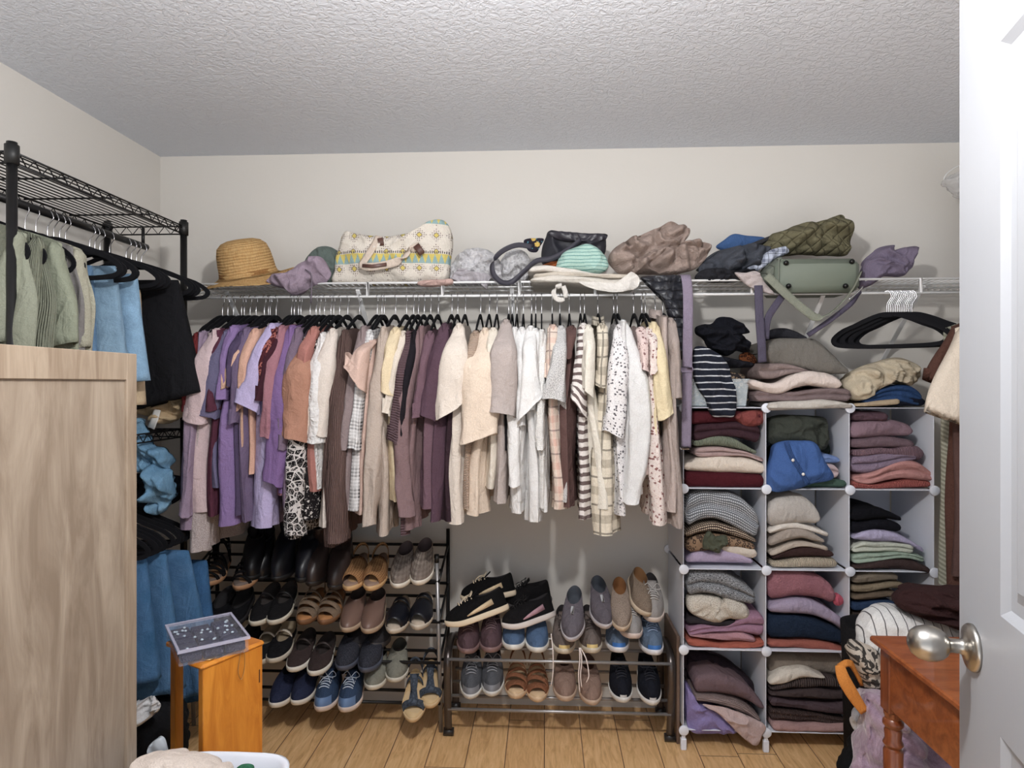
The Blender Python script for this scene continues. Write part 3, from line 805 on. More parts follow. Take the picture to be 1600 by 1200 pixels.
def heap(nm, label, col, pts, Y, D=.06, Db=None, pat='plain', c2=None, c3=None, s=1., cat='clothing', group=None, wr=.012, wf=14., n=96, R=22, lean=0., power=.5, str_=(1, 1, 1), mat=None, parent=None, aniso=(1, 1), lab=True, puff=0):
    "soft crumpled solid filling an outline seen at depth Y; bulges D towards the room and Db away"
    mat = mat or fab(col, pat, c2, c3, s); seed = random.random() * 60
    W = [at(p[0], p[1], p[2] if len(p) > 2 else Y) for p in pts]
    O = spline(W, n, closed=True); c = O.mean(0); Db = D if Db is None else Db
    lo = O[:, 2].min()
    rows = []
    def wr_(p, ph):
        x, z = p[0] * wf * aniso[0] * .55, p[2] * wf * aniso[1] * .55
        wx, wz = nz(x * 1.3 + 5, z * 1.3, seed) * 1.1, nz(x * 1.3, z * 1.3 + 9, seed) * 1.1
        a = nz(x + wx + seed, z + wz, seed + ph); b = nz(x * 2.1 + wz + seed, z * 2.1 - wx, seed - ph); d = nz(x * 4.3 + wx * 2, z * 4.3 + seed, ph)
        if puff: return wr * (3.6 * abs(a) + 2.0 * abs(b) + .3 * d - .9)
        r1 = (1 - min(1, 2.6 * abs(a))) ** 1.5; r2 = (1 - min(1, 2.6 * abs(b))) ** 1.5
        return wr * (1.9 * r1 + 1.0 * r2 + .7 * d + 1.2 * a - .7)
    seq = [(math.sin(f * PI / 2), math.cos(f * PI / 2), -1) for f in np.linspace(.02, 1, R)] + [(math.sin(f * PI / 2), math.cos(f * PI / 2), 1) for f in np.linspace(1, .02, R)[1:]]
    for (rho, h, sg) in seq:
        row = []
        for k in range(n):
            p = c + (O[k] - c) * rho
            d = (D if sg < 0 else Db) * h ** (power * 2 if power != .5 else 1)
            w = wr_(p, 0 if sg < 0 else 9) * min(1, h * 2.5 + .1)
            q = p.copy(); q[1] += sg * d - w + lean * (p[2] - lo)
            q[0] += nz(p[2] * 20 + seed, h * 3, seed) * .003; q[2] += nz(p[0] * 20 + seed, h * 3, 7.7) * .003
            row.append(q)
        rows.append(row)
    m = MB().grid(np.array(rows), wrap=True, cap0=True, cap1=True)
    # planar cloth coordinates
    for fi, f in enumerate(m.f): m.uv[fi] = [(m.v[k][0] * str_[0], m.v[k][2] * str_[1]) for k in f]
    o = m.build(nm, mat, parent)
    return tag(o, label, cat, group) if parent is None else o

SW, FG = 'folded_sweater', 'folded clothes in the cube organizer'
# --- column 1, top cube
fold(SW, 'dark red chenille sweater at the bottom of the top left cube', (96, 28, 38), 1070, 1196, [738, 737, 738, 740, 742], [762, 763, 763, 763, 763], 'fuzzy', lobes=1)
fold(SW, 'thick cream sweater on the dark red one, top left cube', (226, 210, 192), 1069, 1198, [722, 714, 712, 714, 716, 724], [736, 737, 738, 739, 740, 741], lobes=1)
fold(SW, 'dusty pink and taupe sweater between cream and sage, top left cube', (176, 146, 142), 1086, 1194, [700, 698, 700, 706, 716], [714, 714, 713, 714, 722], lobes=2)
fold(SW, 'sage green ribbed sweater in the top left cube', (136, 144, 122), 1084, 1184, [688, 681, 679, 683, 694, 704], [698, 697, 697, 700, 704, 710], 'rib', lobes=1)
fold(SW, 'plum brown sweater with a rounded fold in the top left cube', (66, 40, 48), 1084, 1190, [664, 662, 660, 658, 664], [692, 684, 682, 686, 694], lobes=2)
fold(SW, 'burgundy top at the top left of the organizer', (84, 26, 34), 1078, 1190, [642, 642, 642, 643], [664, 662, 660, 658], lobes=1)
heap('knit_top_sleeve', 'brick red top tucked in at the right of the top left cube', (134, 62, 58), [(1145, 650), (1165, 642), (1190, 642), (1192, 658), (1178, 666), (1160, 664)], 2.535, .02, .06, cat='sweater', group=FG)
# column 2 top
heap('sweatshirt', 'dark olive sweatshirt bundled above the blue cardigan', (62, 66, 58), [(1200, 668), (1205, 652), (1240, 648), (1285, 652), (1292, 668), (1290, 700), (1250, 702), (1200, 692)], 2.58, .05, .14, cat='sweatshirt', group=FG, wr=.01)
heap('sweatshirt', 'dark green cloth behind the blue cardigan in the middle top cube', (48, 56, 50), [(1200, 700), (1240, 690), (1290, 692), (1294, 720), (1285, 756), (1200, 757)], 2.68, .03, .06, cat='sweatshirt', group=FG)
fold(SW, 'forest green sweater under the blue cardigan', (66, 92, 78), 1204, 1325, [752, 752, 750, 748, 750], [762, 762, 762, 762, 762], lobes=1)
fold('folded_tee', 'pink and white tee right of the blue cardigan', (196, 170, 172), 1282, 1312, [726, 724, 728], [748, 748, 748], lobes=2, cat='tee', Y=2.54)
fold('folded_tee', 'light blue tee right of the blue cardigan', (112, 140, 198), 1276, 1313, [712, 710, 714], [724, 724, 724], lobes=1, cat='tee', Y=2.54)
bc = heap('folded_cardigan', 'bright blue cardigan with white buttons hanging over the front', (62, 98, 166), [(1199, 738), (1206, 715), (1214, 693), (1245, 688), (1274, 693), (1288, 720), (1302, 747), (1270, 756), (1235, 766), (1208, 768), (1198, 756)], 2.505, .035, .12, cat='cardigan', group=FG, wr=.006, wf=9)
MB().ribbon(spline([at(1228, 690, 2.472), at(1236, 712, 2.466), at(1250, 735, 2.466), at(1262, 757, 2.47)], 14), (1, 0, .4), .018, .004).build('placket', fab((56, 90, 156), 'rib'), bc)
for (x, y) in ((1239, 719), (1255, 741)):
    p = at(x, y, 2.462); MB().lathe([(0, -.003), (.005, -.003), (.006, 0), (.005, .002), (0, .001)], 16, axis='y', c=p).build('button', plain('button_white', (225, 222, 218), .3), bc)
# column 3 top
fold(SW, 'dusky mauve sweater with a loose edge at the top of the right cube', (92, 66, 76), 1332, 1390, [643, 643, 644], [658, 658, 660], lobes=1)
fold(SW, 'thick mauve sweater near the top of the top right cube', (142, 112, 124), 1329, 1430, [660, 658, 656, 657, 664], [685, 684, 682, 682, 682], lobes=1, rough=1.6)
fold(SW, 'mauve sweater second from the top, top right cube', (138, 110, 120), 1330, 1431, [686, 684, 682, 684, 688], [700, 701, 700, 700, 702], 'fuzzy', lobes=1)
fold(SW, 'mauve rib sweater with a rolled right end', (146, 112, 124), 1332, 1446, [703, 701, 700, 700, 694, 700], [713, 713, 710, 712, 718, 720], 'rib', lobes=1)
fold(SW, 'lavender cable sweater in the top right cube', (140, 120, 142), 1331, 1434, [714, 710, 708, 708, 712], [738, 740, 734, 724, 718], 'knit', lobes=2)
fold(SW, 'salmon pink sweatshirt above the coral rib sweater', (198, 136, 130), 1334, 1460, [744, 740, 728, 719, 722, 738], [754, 757, 752, 748, 750, 752], lobes=2, rough=1.3)
fold(SW, 'coral rib sweater at the bottom of the top right cube', (190, 96, 88), 1330, 1458, [750, 756, 753, 748, 752], [763, 764, 764, 763, 762], 'rib', lobes=1)
# row 2 column 1
fold(SW, 'grey and white fine striped knit, top of the second left cube', (100, 104, 110), 1072, 1187, [776, 769, 768, 771, 782, 800], [826, 815, 812, 820, 832, 842], 'stripeknit', (206, 210, 216), lobes=2, s=.9, rough=1.6)
fold(SW, 'brown and cream striped knit under the grey striped one', (62, 46, 44), 1071, 1184, [830, 820, 817, 821, 830, 842], [840, 833, 831, 836, 842, 849], 'stripeknit', (214, 190, 160), lobes=1, s=.8)
fold(SW, 'brown leopard print fuzzy sweater', (150, 118, 90), 1072, 1182, [842, 836, 836, 842, 850], [864, 862, 858, 858, 862], 'leopard', (56, 42, 38), lobes=1)
fold(SW, 'small cream sweater peeking out right of the olive cloth', (206, 192, 176), 1128, 1184, [848, 852, 858], [862, 872, 874], lobes=1)
heap('folded_tee', 'olive green cloth hanging out in front of the leopard sweater', (78, 82, 66), [(1100, 838), (1108, 830), (1118, 838), (1134, 836), (1137, 848), (1128, 856), (1122, 864), (1106, 858), (1098, 856)], 2.512, .012, .03, cat='tee', group=FG, wr=.006, wf=30)
fold(SW, 'lilac sweater at the bottom of the second left cube', (174, 156, 186), 1072, 1178, [870, 861, 862, 860, 864, 874], [881, 881, 881, 881, 881, 881], lobes=1)
# row 2 column 2
fold(SW, 'puffy oatmeal sweater, top of the second middle cube', (188, 180, 172), 1200, 1283, [786, 776, 775, 780, 796], [823, 821, 819, 818, 820], lobes=1, rough=1.5)
fold(SW, 'cream sweatshirt under the puffy oatmeal sweater', (220, 210, 198), 1201, 1297, [828, 819, 815, 820, 826, 832], [834, 831, 827, 828, 834, 840], lobes=1)
fold(SW, 'taupe beige sweater in the middle of the second middle cube', (162, 148, 136), 1202, 1290, [842, 830, 825, 826, 832, 842], [856, 850, 845, 842, 846, 849], lobes=1)
fold(SW, 'light beige tee above the dark brown sweater', (186, 170, 154), 1203, 1296, [860, 854, 847, 846, 850, 854], [870, 864, 857, 855, 857, 862], lobes=1)
fold(SW, 'dark brown sweater in the second middle cube', (74, 50, 48), 1207, 1304, [869, 860, 855, 853, 855, 862], [874, 873, 872, 871, 871, 871], 'fuzzy', lobes=1)
fold(SW, 'cream ribbed sweater at the bottom of the second middle cube', (204, 186, 160), 1205, 1311, [876, 876, 873, 871, 871, 874], [887, 887, 888, 888, 889, 889], 'rib', lobes=1)
# row 2 column 3
fold(SW, 'black sweater on top in the second right cube', (18, 18, 24), 1330, 1412, [794, 793, 794, 799, 808], [815, 814, 812, 812, 815], lobes=1)
fold(SW, 'black navy sweater, second in the second right cube', (22, 22, 30), 1330, 1411, [815, 814, 812, 812, 817], [835, 832, 829, 830, 833], lobes=1)
fold(SW, 'pale lavender sweater in the second right cube', (182, 172, 206), 1332, 1445, [838, 829, 828, 832, 842, 856], [842, 846, 848, 848, 852, 864], lobes=1, rough=1.4)
fold(SW, 'pale sage cream sweater in the second right cube', (196, 200, 182), 1332, 1430, [854, 846, 847, 848, 849, 852], [864, 864, 864, 863, 863, 866], lobes=2)
fold(SW, 'mint green sweater in the second right cube', (158, 178, 158), 1332, 1447, [867, 865, 864, 863, 864, 870], [882, 880, 876, 873, 874, 880], lobes=2)
fold(SW, 'dark brown chenille sweater hanging over the edge of the right column', (82, 62, 60), 1334, 1455, [885, 881, 876, 875, 877, 886], [889, 889, 889, 891, 894, 898], 'fuzzy', lobes=1, Y=2.505)
# row 3 column 1
fold(SW, 'charcoal and white marled sweater, top of the third left cube', (52, 54, 60), 1073, 1181, [895, 893, 893, 897, 908, 922], [932, 928, 930, 938, 942, 945], 'marl', (176, 178, 182), lobes=2, rough=1.5)
heap(SW, 'cream speckled chunky sweater in the third left cube', (214, 204, 188), [(1074, 935), (1085, 929), (1120, 930), (1127, 936), (1135, 930), (1160, 940), (1170, 955), (1168, 968), (1142, 966), (1115, 971), (1090, 963), (1074, 952)], 2.55, .035, .15, 'speckle', (150, 138, 124), cat='sweater', group=FG, wr=.006)
fold(SW, 'charcoal sweater under the cream speckled one', (48, 42, 46), 1073, 1172, [964, 966, 970, 966], [978, 977, 979, 974], lobes=1, Y=2.535)
fold(SW, 'orchid pink sweater with its right end pushed up', (158, 114, 138), 1075, 1196, [982, 977, 979, 974, 960, 958], [994, 991, 987, 988, 992, 996], lobes=2, rough=1.5)
fold(SW, 'rose pink sweater above the rust one in the third left cube', (182, 132, 142), 1076, 1182, [986, 990, 989, 987, 989, 996], [994, 998, 1001, 1004, 1004, 1004], lobes=1, rough=1.4)
fold(SW, 'rust orange sweater at the bottom of the third left cube', (176, 88, 70), 1074, 1196, [996, 1000, 1005, 1006, 1003, 998], [1010, 1012, 1013, 1013, 1013, 1012], lobes=1, rough=1.3)
# row 3 column 2
fold(SW, 'fluffy pink sweater, top of the third middle cube', (186, 118, 130), 1200, 1308, [896, 893, 893, 896, 902, 918], [937, 937, 933, 934, 938, 946], 'fuzzy', lobes=1)
heap('sock', 'rolled hot pink sock beside the fluffy pink sweater', (202, 84, 104), [(1302, 932), (1310, 928), (1317, 936), (1315, 945), (1304, 944)], 2.54, .012, .04, cat='sock', group=FG, wr=.003)
fold(SW, 'lilac puffer style sweater sloping right in the third middle cube', (166, 150, 176), 1201, 1328, [944, 938, 937, 942, 954, 972], [958, 960, 961, 965, 976, 990], lobes=1)
fold(SW, 'navy fleece sweater in the third middle cube', (36, 52, 78), 1200, 1328, [962, 962, 964, 969, 980, 992], [999, 998, 998, 1000, 1004, 1009], 'fuzzy', lobes=1, rough=1.5)
fold(SW, 'rust sweater at the bottom of the third middle cube', (172, 92, 78), 1200, 1326, [1001, 1000, 999, 1000, 1004, 1014], [1012, 1013, 1015, 1018, 1020, 1023], lobes=1)
# row 3 column 3
G3 = 'folded trousers in the third right cube'
fold('folded_trousers', 'khaki trousers, topmost in the third right cube', (132, 118, 100), 1331, 1406, [898, 896, 893, 894, 898], [912, 912, 911, 908, 907], cat='trousers', lobes=1, group=G3)
fold('folded_trousers', 'tan trousers, second in the third right cube', (142, 124, 98), 1331, 1418, [915, 914, 911, 909, 912], [926, 926, 923, 921, 922], cat='trousers', lobes=1, group=G3)
fold('folded_trousers', 'brown tan trousers above the jeans in the third right cube', (112, 94, 76), 1331, 1406, [928, 927, 925, 924, 925], [938, 938, 937, 935, 934], cat='trousers', lobes=1, group=G3)
fold('folded_jeans', 'dark blue jeans in the third right cube', (42, 62, 96), 1331, 1402, [941, 939, 938, 940], [956, 956, 955, 952], 'denim', cat='jeans', lobes=1, group=G3)
fold('folded_trousers', 'dark brown patterned trousers at the bottom of the third right cube', (58, 46, 42), 1331, 1402, [958, 957, 957, 957], [1012, 1012, 1012, 1012], 'blotch', (84, 72, 62), cat='trousers', lobes=4, group=G3)
# row 4 column 1
heap(SW, 'plum black sweater leaning at the back of the bottom left cube', (52, 40, 48), [(1074, 1022), (1085, 1018), (1120, 1024), (1150, 1040), (1180, 1070), (1188, 1095), (1120, 1090), (1080, 1080)], 2.66, .06, .09, cat='sweater', group=FG)
fold(SW, 'mauve brown sweater with a big rounded fold in the bottom left cube', (116, 92, 98), 1085, 1196, [1056, 1053, 1054, 1062, 1076, 1100], [1085, 1084, 1085, 1090, 1100, 1114], lobes=1, Y=2.51, rough=1.4)
fold(SW, 'greyish pink ribbed sweater under the mauve brown one', (158, 134, 130), 1086, 1190, [1086, 1086, 1089, 1094, 1104, 1118], [1098, 1100, 1104, 1110, 1120, 1134], 'ribh', lobes=1, Y=2.505)
heap(SW, 'lilac blue sweatshirt at the bottom of the bottom left cube', (138, 124, 182), [(1073, 1078), (1082, 1082), (1090, 1100), (1110, 1106), (1130, 1118), (1152, 1143), (1120, 1146), (1088, 1146), (1074, 1130)], 2.52, .02, .2, cat='sweatshirt', group=FG, wr=.006)
heap(SW, 'pale pink sweater hanging down out of the bottom left cube', (196, 168, 164), [(1098, 1101), (1120, 1103), (1150, 1112), (1180, 1124), (1196, 1135), (1190, 1150), (1181, 1165), (1160, 1152), (1136, 1128), (1118, 1112)], 2.49, .015, .04, cat='sweater', group=FG, wr=.005)
# row 4 column 2
fold(SW, 'taupe fleece sweater filling the back of the bottom middle cube', (140, 126, 112), 1202, 1326, [1024, 1022, 1022, 1022, 1024], [1060, 1058, 1056, 1056, 1058], lobes=1, Y=2.56, depth=.2)
fold(SW, 'cream sweater end curling forward in the bottom middle cube', (216, 204, 188), 1202, 1290, [1060, 1048, 1045, 1048, 1056], [1073, 1071, 1064, 1060, 1059], lobes=1, Y=2.515)
fold(SW, 'brown and grey ribbed sweater in the bottom middle cube', (86, 72, 70), 1204, 1314, [1074, 1065, 1060, 1057, 1057, 1060], [1079, 1079, 1078, 1076, 1075, 1076], 'rib', lobes=1, s=1.4)
fold(SW, 'dark brown sweater under the ribbed one, bottom middle cube', (74, 60, 60), 1203, 1328, [1080, 1079, 1076, 1075, 1079, 1082], [1089, 1090, 1093, 1095, 1096, 1093], lobes=1, rough=1.5)
fold(SW, 'dark mauve sweater in the bottom middle cube', (84, 66, 72), 1204, 1328, [1089, 1093, 1096, 1098, 1098, 1096], [1106, 1108, 1111, 1114, 1116, 1119], lobes=1, rough=1.5)
fold(SW, 'chocolate ribbed sweater above the rose one', (88, 68, 64), 1203, 1322, [1107, 1109, 1112, 1115, 1118, 1122], [1126, 1125, 1126, 1129, 1131, 1131], 'rib', lobes=2)
fold(SW, 'rose pink sweater at the bottom of the bottom middle cube', (178, 136, 132), 1208, 1338, [1128, 1130, 1133, 1132, 1131, 1130], [1146, 1147, 1146, 1146, 1146, 1146], lobes=1, Y=2.5)

# --- on top of the organizer
FT = 'clothes piled on top of the cube organizer'
def bin_(x0, x1, y0, y1, Y, dep, label, nm='storage_bin'):
    a, b = at(x0, y1, Y), at(x1, y1, Y); zt = at(x0, y0, Y)[2]; z0 = 1.312
    mat = plain('clear_plastic', (225, 235, 240), .12, alpha=.28)
    rows = []
    for (ins, z) in ((.03, z0), (.012, z0), (.008, z0 + .004), (0., zt - .006), (-.004, zt - .004), (-.004, zt), (.0, zt), (.010, z0 + .006), (.03, z0 + .004)):
        rows.append([(x, y, z) for (x, y) in ((a[0] + ins, Y + ins), (b[0] - ins, Y + ins), (b[0] - ins, Y + dep - ins), (a[0] + ins, Y + dep - ins))])
    o = MB().grid(np.array(rows), wrap=True, cap0=True, cap1=True).build(nm, mat, smooth=False)
    return tag(o, label, 'storage bin')
bin_(1078, 1170, 592, 636, 2.515, .2, 'clear plastic bin on top of the cube organizer, under the striped sweater')
heap('hair_clip', 'amber tortoiseshell hair clip in the clear bin', (120, 62, 30), [(1154, 556), (1164, 550), (1178, 556), (1182, 566), (1172, 570), (1158, 566)], 2.62, .012, .012, cat='hair clip', pat='leopard', c2=(50, 24, 16))
heap('sweater', 'navy and white striped sweater draped over the clear bin', (34, 38, 52), [(1084, 545), (1100, 541), (1122, 552), (1136, 568), (1144, 592), (1150, 615), (1148, 648), (1130, 652), (1112, 648), (1104, 625), (1090, 605), (1083, 575)], 2.50, .03, .10, 'thinh', (206, 208, 214), s=.85, cat='sweater', group=FT, wr=.008)
heap('sweater', 'black navy tee crumpled on top of the striped sweater', (24, 25, 34), [(1086, 512), (1098, 507), (1112, 505), (1124, 496), (1142, 497), (1160, 508), (1170, 519), (1158, 523), (1172, 535), (1168, 550), (1150, 548), (1135, 557), (1118, 550), (1108, 545), (1098, 530), (1086, 522)], 2.60, .05, .08, cat='tee', group=FT, wr=.02, wf=18)
heap('cap', 'black cloth brim between crumpled tee and clear bin', (30, 30, 38), [(1090, 545), (1115, 552), (1140, 560), (1172, 566), (1178, 572), (1150, 575), (1115, 572), (1092, 560)], 2.60, .04, .10, cat='cap', group=FT)
heap('underwear_pile', 'dark patterned socks and cloth inside the clear bin', (54, 48, 50), [(1080, 600), (1110, 585), (1150, 582), (1168, 595), (1166, 630), (1080, 632)], 2.61, .05, .07, 'leopard', (170, 140, 110), cat='socks', group=FT)
fold(SW, 'light grey cream sweater, lowest on top of the middle column', (196, 188, 178), 1200, 1336, [629, 627, 626, 625, 626, 632], [642, 641, 640, 639, 638, 638], group=FT, lobes=1, Y=2.475, rough=1.5)
fold(SW, 'mauve taupe sweater, second from the bottom of the top pile', (128, 108, 108), 1180, 1332, [608, 612, 612, 608, 606, 608], [628, 627, 627, 627, 626, 628], group=FT, lobes=2, Y=2.49)
fold(SW, 'cream pink sweatshirt with a wavy edge in the top pile', (220, 202, 192), 1172, 1318, [592, 598, 596, 584, 580, 583, 592], [604, 612, 615, 606, 602, 606, 608], group=FT, lobes=1, Y=2.475, rough=1.6)
fold(SW, 'dusty pink fleece under the olive grey sweater', (164, 142, 138), 1186, 1272, [568, 566, 568, 574, 582], [590, 592, 586, 582, 584], 'fuzzy', group=FT, lobes=2, Y=2.5)
fold(SW, 'big olive grey sweater on top of the middle column', (116, 111, 104), 1199, 1330, [536, 528, 528, 532, 552, 576], [566, 570, 574, 580, 584, 584], group=FT, lobes=1, Y=2.49, depth=.28, rough=1.4)
fold(SW, 'rolled charcoal garment behind the olive grey sweater', (56, 56, 64), 1197, 1264, [520, 513, 513, 518, 526], [530, 530, 529, 530, 532], group=FT, lobes=1, Y=2.64, depth=.1)
heap('cargo_trousers', 'beige cargo trousers crumpled on the right of the top pile', (196, 180, 152), [(1318, 600), (1326, 585), (1346, 572), (1372, 565), (1400, 558), (1425, 566), (1436, 582), (1430, 596), (1415, 602), (1398, 592), (1375, 606), (1355, 618), (1340, 626), (1325, 622)], 2.54, .06, .12, cat='trousers', group=FT, wr=.016, wf=16)
fold('folded_jeans', 'blue jeans under the beige cargo trousers', (38, 66, 112), 1352, 1444, [620, 612, 604, 601, 604, 616], [632, 630, 628, 628, 632, 634], 'denim', cat='jeans', group=FT, lobes=3, Y=2.50)
fold('folded_trousers', 'tan trousers folded beside the blue jeans', (184, 160, 128), 1336, 1408, [630, 628, 625, 622], [635, 635, 634, 632], cat='trousers', group=FT, lobes=1, Y=2.49)
fold('folded_jeans', 'dark navy trousers at the right end of the top pile', (26, 30, 48), 1400, 1448, [624, 618, 622], [635, 635, 635], cat='jeans', group=FT, lobes=1, Y=2.505)
# ------------------------------------------------------------------ shoes
def shoe(label, kind, toe, heel, col, sole=(232, 228, 220), lace=None, inner=(40, 36, 38), roll=0., patch=None, pat='plain', c2=None, group='shoes', W=1., nm=None, top=None, toecap=None, sh=.022, cat='shoe', s=1., tc=(.55, 1.7)):
    "toe / heel: (px, py, Y) of the underside at the two ends"
    Tt, Hh = at(*toe), at(*heel)
    d = Tt - Hh; L = float(np.linalg.norm(d)); d /= L
    y_ = -Vector(d); x_ = Vector((0, 0, 1)).cross(y_) * 1.; x_.normalize(); z_ = x_.cross(y_).normalized()
    if z_.z < 0: z_ = -z_
    x_ = y_.cross(z_)
    R = Matrix((x_, y_, z_)).transposed() @ Matrix.Rotation(roll, 3, 'Y')
    t = thing(nm or kind, label, cat, Hh, group, R.to_euler())
    wmax = .046 * W
    def hw(s_):          # half width, heel 0 .. toe 1
        e = max(0., math.sin(PI * min(1, max(0, s_)) ** .92)) ** .5
        return wmax * e * (.76 + .30 * sstep(.3, .72, s_) - .05 * math.exp(-((s_ - .42) / .14) ** 2))
    def spring(s_): return .016 * max(0, (s_ - .72) / .28) ** 2
    n = 44
    def oval(f, s0=0., s1=1.):
        out = []
        for k in range(n):
            a = 2 * PI * k / n; ss = s0 + (s1 - s0) * (1 - math.cos(a)) / 2
            out.append((ss, math.sin(a)))
        return out
    O = []
    for k in range(n):
        a = 2 * PI * k / n; ss = (1 - math.cos(a)) / 2
        O.append((math.copysign(hw(ss), math.sin(a)) if 0 < k < n and k != n // 2 else 0., ss))
    def pt(x, ss, z): return (x, -ss * L, z + spring(ss))
    heelh = {'wedge': .045, 'boot': .03, 'sandal': .018}.get(kind, sh)
    def sz(ss): return sh + (heelh - sh) * (1 - sstep(.2, .6, ss))
    # sole
    m = MB(); rows = []
    for (g, f) in ((.90, 0.), (1.0, .0), (1.07, .25), (1.09, .6), (1.05, 1.)):
        rows.append([pt(x * g, .5 + (ss - .5) * (1 + (g - 1) * .45), f * sz(ss)) for x, ss in O])
    rows.append([pt(x * .97, .5 + (ss - .5) * .99, sz(ss)) for x, ss in O])
    m.grid(np.array(rows), wrap=True, cap0=True, cap1=True)
    m.build('sole', plain('sole_%d_%d_%d' % tuple(sole), sole, .6), t, loc='local')
    mat = fab(col, pat, c2, None, s) if kind not in ('leather', 'clogs') else None
    if kind in ('leather', 'boot', 'mule', 'wedge'):
        mat = plain('leather_%d_%d_%d' % tuple(col), col, .38, bump=(60, .25, .002)) if pat == 'plain' else fab(col, pat, c2)
    lin_ = plain('lining_%d_%d_%d' % tuple(inner), inner, .9)
    def upper(s0, s1, hc, hs, ht, wq=.66, expo=1., opening_deep=True):
        "upper closed from the sole up to a collar around the foot opening"
        m = MB(); rows = []
        Q = []
        for k in range(n):
            a = 2 * PI * k / n; ss = s0 + (s1 - s0) * (1 - math.cos(a)) / 2
            x = math.sin(a) * wmax * wq * (1 - .15 * sstep(.3, 1, (ss - s0) / (s1 - s0)))
            f = (1 - math.cos(a)) / 2
            z = hc * (1 - f) ** 2 + ht * f ** 2 + hs * 2 * f * (1 - f)
            Q.append((x, ss, sz(ss) * .6 + z))
        for r in range(10):
            ph = r / 9 * PI / 2; a_, b_ = 1 - math.cos(ph), math.sin(ph) ** expo
            row = []
            for (ox, os_), (qx, qs, qz) in zip(O, Q):
                z0 = sz(os_) * .7
                row.append(pt((ox + (qx - ox) * a_) * (1 + .05 * math.sin(2 * ph)), os_ + (qs - os_) * a_, z0 + (qz - z0) * b_))
            rows.append(row)
        # rolled collar
        rows.append([pt(qx * .93, s0 + .012 + (qs - s0) * .95, qz + .003) for qx, qs, qz in Q])
        m.grid(np.array(rows), wrap=True)
        m.build('upper', mat, t, loc='local')
        m2 = MB(); r2 = [[pt(qx * .93, s0 + .012 + (qs - s0) * .95, qz + .003) for qx, qs, qz in Q],
                         [pt(qx * .86, s0 + .03 + (qs - s0) * .9, qz - .006) for qx, qs, qz in Q],
                         [pt(qx * .9, s0 + .03 + (qs - s0) * .95, sz(qs) + .016) for qx, qs, qz in Q],
                         [pt(qx * .6, s0 + .06 + (qs - s0) * .8, sz(qs) + .008) for qx, qs, qz in Q]]
        m2.grid(np.array(r2), wrap=True, cap1=True); m2.build('lining', lin_, t, loc='local')
        return Q
    def top_z(ss, s1, ht, expo=1.):
        u = (1 - ss) / (1 - s1); a_ = min(1, max(0, u)); ph = math.acos(1 - a_)
        return sz(ss) * .7 + (ht) * math.sin(ph) ** expo + spring(ss)
    def footbed(c):
        m = MB(); rows = []
        for (g, z) in ((.98, 0.), (.96, .006), (.6, .004), (.2, .003)):
            rows.append([pt(x * g, .5 + (ss - .5) * g, sz(ss) + z) for x, ss in O])
        m.grid(np.array(rows), wrap=True, cap1=True); m.build('footbed', plain('footbed_%d_%d_%d' % tuple(c), c, .7), t, loc='local')
    def strap(s0, s1, h, name='strap', mt=None, skew=0., th=.0025, wf_=1.02):
        "band arching over the foot between s0 and s1"
        m = MB(); rows = []
        for sg, off in ((1, 0.), (1, th)):
            for q in range(7) if off == 0 else range(6, -1, -1):
                f = q / 6; row = []
                for k in range(15):
                    a = PI * k / 14; ss = s0 + (s1 - s0) * f + skew * math.cos(a)
                    w = hw(min(.97, max(.03, ss))) * wf_ + off; hh = (h + .004 * math.sin(PI * f)) + off
                    row.append(pt(w * math.cos(a), ss, sz(ss) * .6 + hh * math.sin(a) ** .8))
                rows.append(row)
        rows.append(rows[0])
        m.grid(np.array(rows)); m.build(name, mt or mat, t, loc='local')
    def heel_strap(h, w=.01, mt=None):
        P = []
        for k in range(17):
            a = PI * k / 16; x = .032 * W * math.cos(a); ss = .26 - .25 * math.sin(a)
            P.append(pt(x * 1.02, ss, sz(ss) + .022 + (h - .022) * math.sin(a)))
        MB().ribbon(P, (0, 0, 1), w, .0025).build('heel_strap', mt or mat, t, loc='local')
    if kind in ('sneaker', 'runner'):
        ht = .075; s1 = .50
        upper(.03, s1, .078, .058, ht, .62)
        lc = lace or (230, 228, 224)
        m = MB()
        for q in range(5):
            ss = .53 + q * .052; z = top_z(ss, s1, ht) + .003; w = .020
            P = []
            for k in range(7):
                u = -1 + 2 * k / 6; P.append((u * w, -(ss + (.008 if q % 2 else -.008) * u) * L, z + .001 - .009 * u * u))
            m.tube(P, .0022, 6)
        for sg in (-1, 1):
            b0 = np.array((0, -.53 * L, top_z(.53, s1, ht) + .005))
            m.tube(spline([b0, b0 + (sg * .018, .012, .016), b0 + (sg * .034, .002, .004), b0 + (sg * .02, -.01, .004), b0], 12), .0016, 5)
            m.tube(spline([b0, b0 + (sg * .012, -.018, .004), b0 + (sg * .022, -.035, -.006)], 6), .0016, 5)
        m.build('laces', plain('lace_%d_%d_%d' % tuple(lc), lc, .8), t, loc='local')
        # tongue
        m = MB(); rows = []
        for q in range(6):
            ss = .60 - q * .04; z = (top_z(.52, s1, ht) + .002 + max(0, .52 - ss) * .16) if ss < .52 else top_z(ss, s1, ht) + .001
            rows.append([(x, -ss * L, z + .002 - 6 * x * x) for x in (-.018, -.009, 0, .009, .018)] + [(x, -ss * L, z - .002 - 6 * x * x) for x in (.018, 0, -.018)])
        m.grid(np.array(rows), wrap=True, cap0=True, cap1=True); m.build('tongue', mat, t, loc='local')
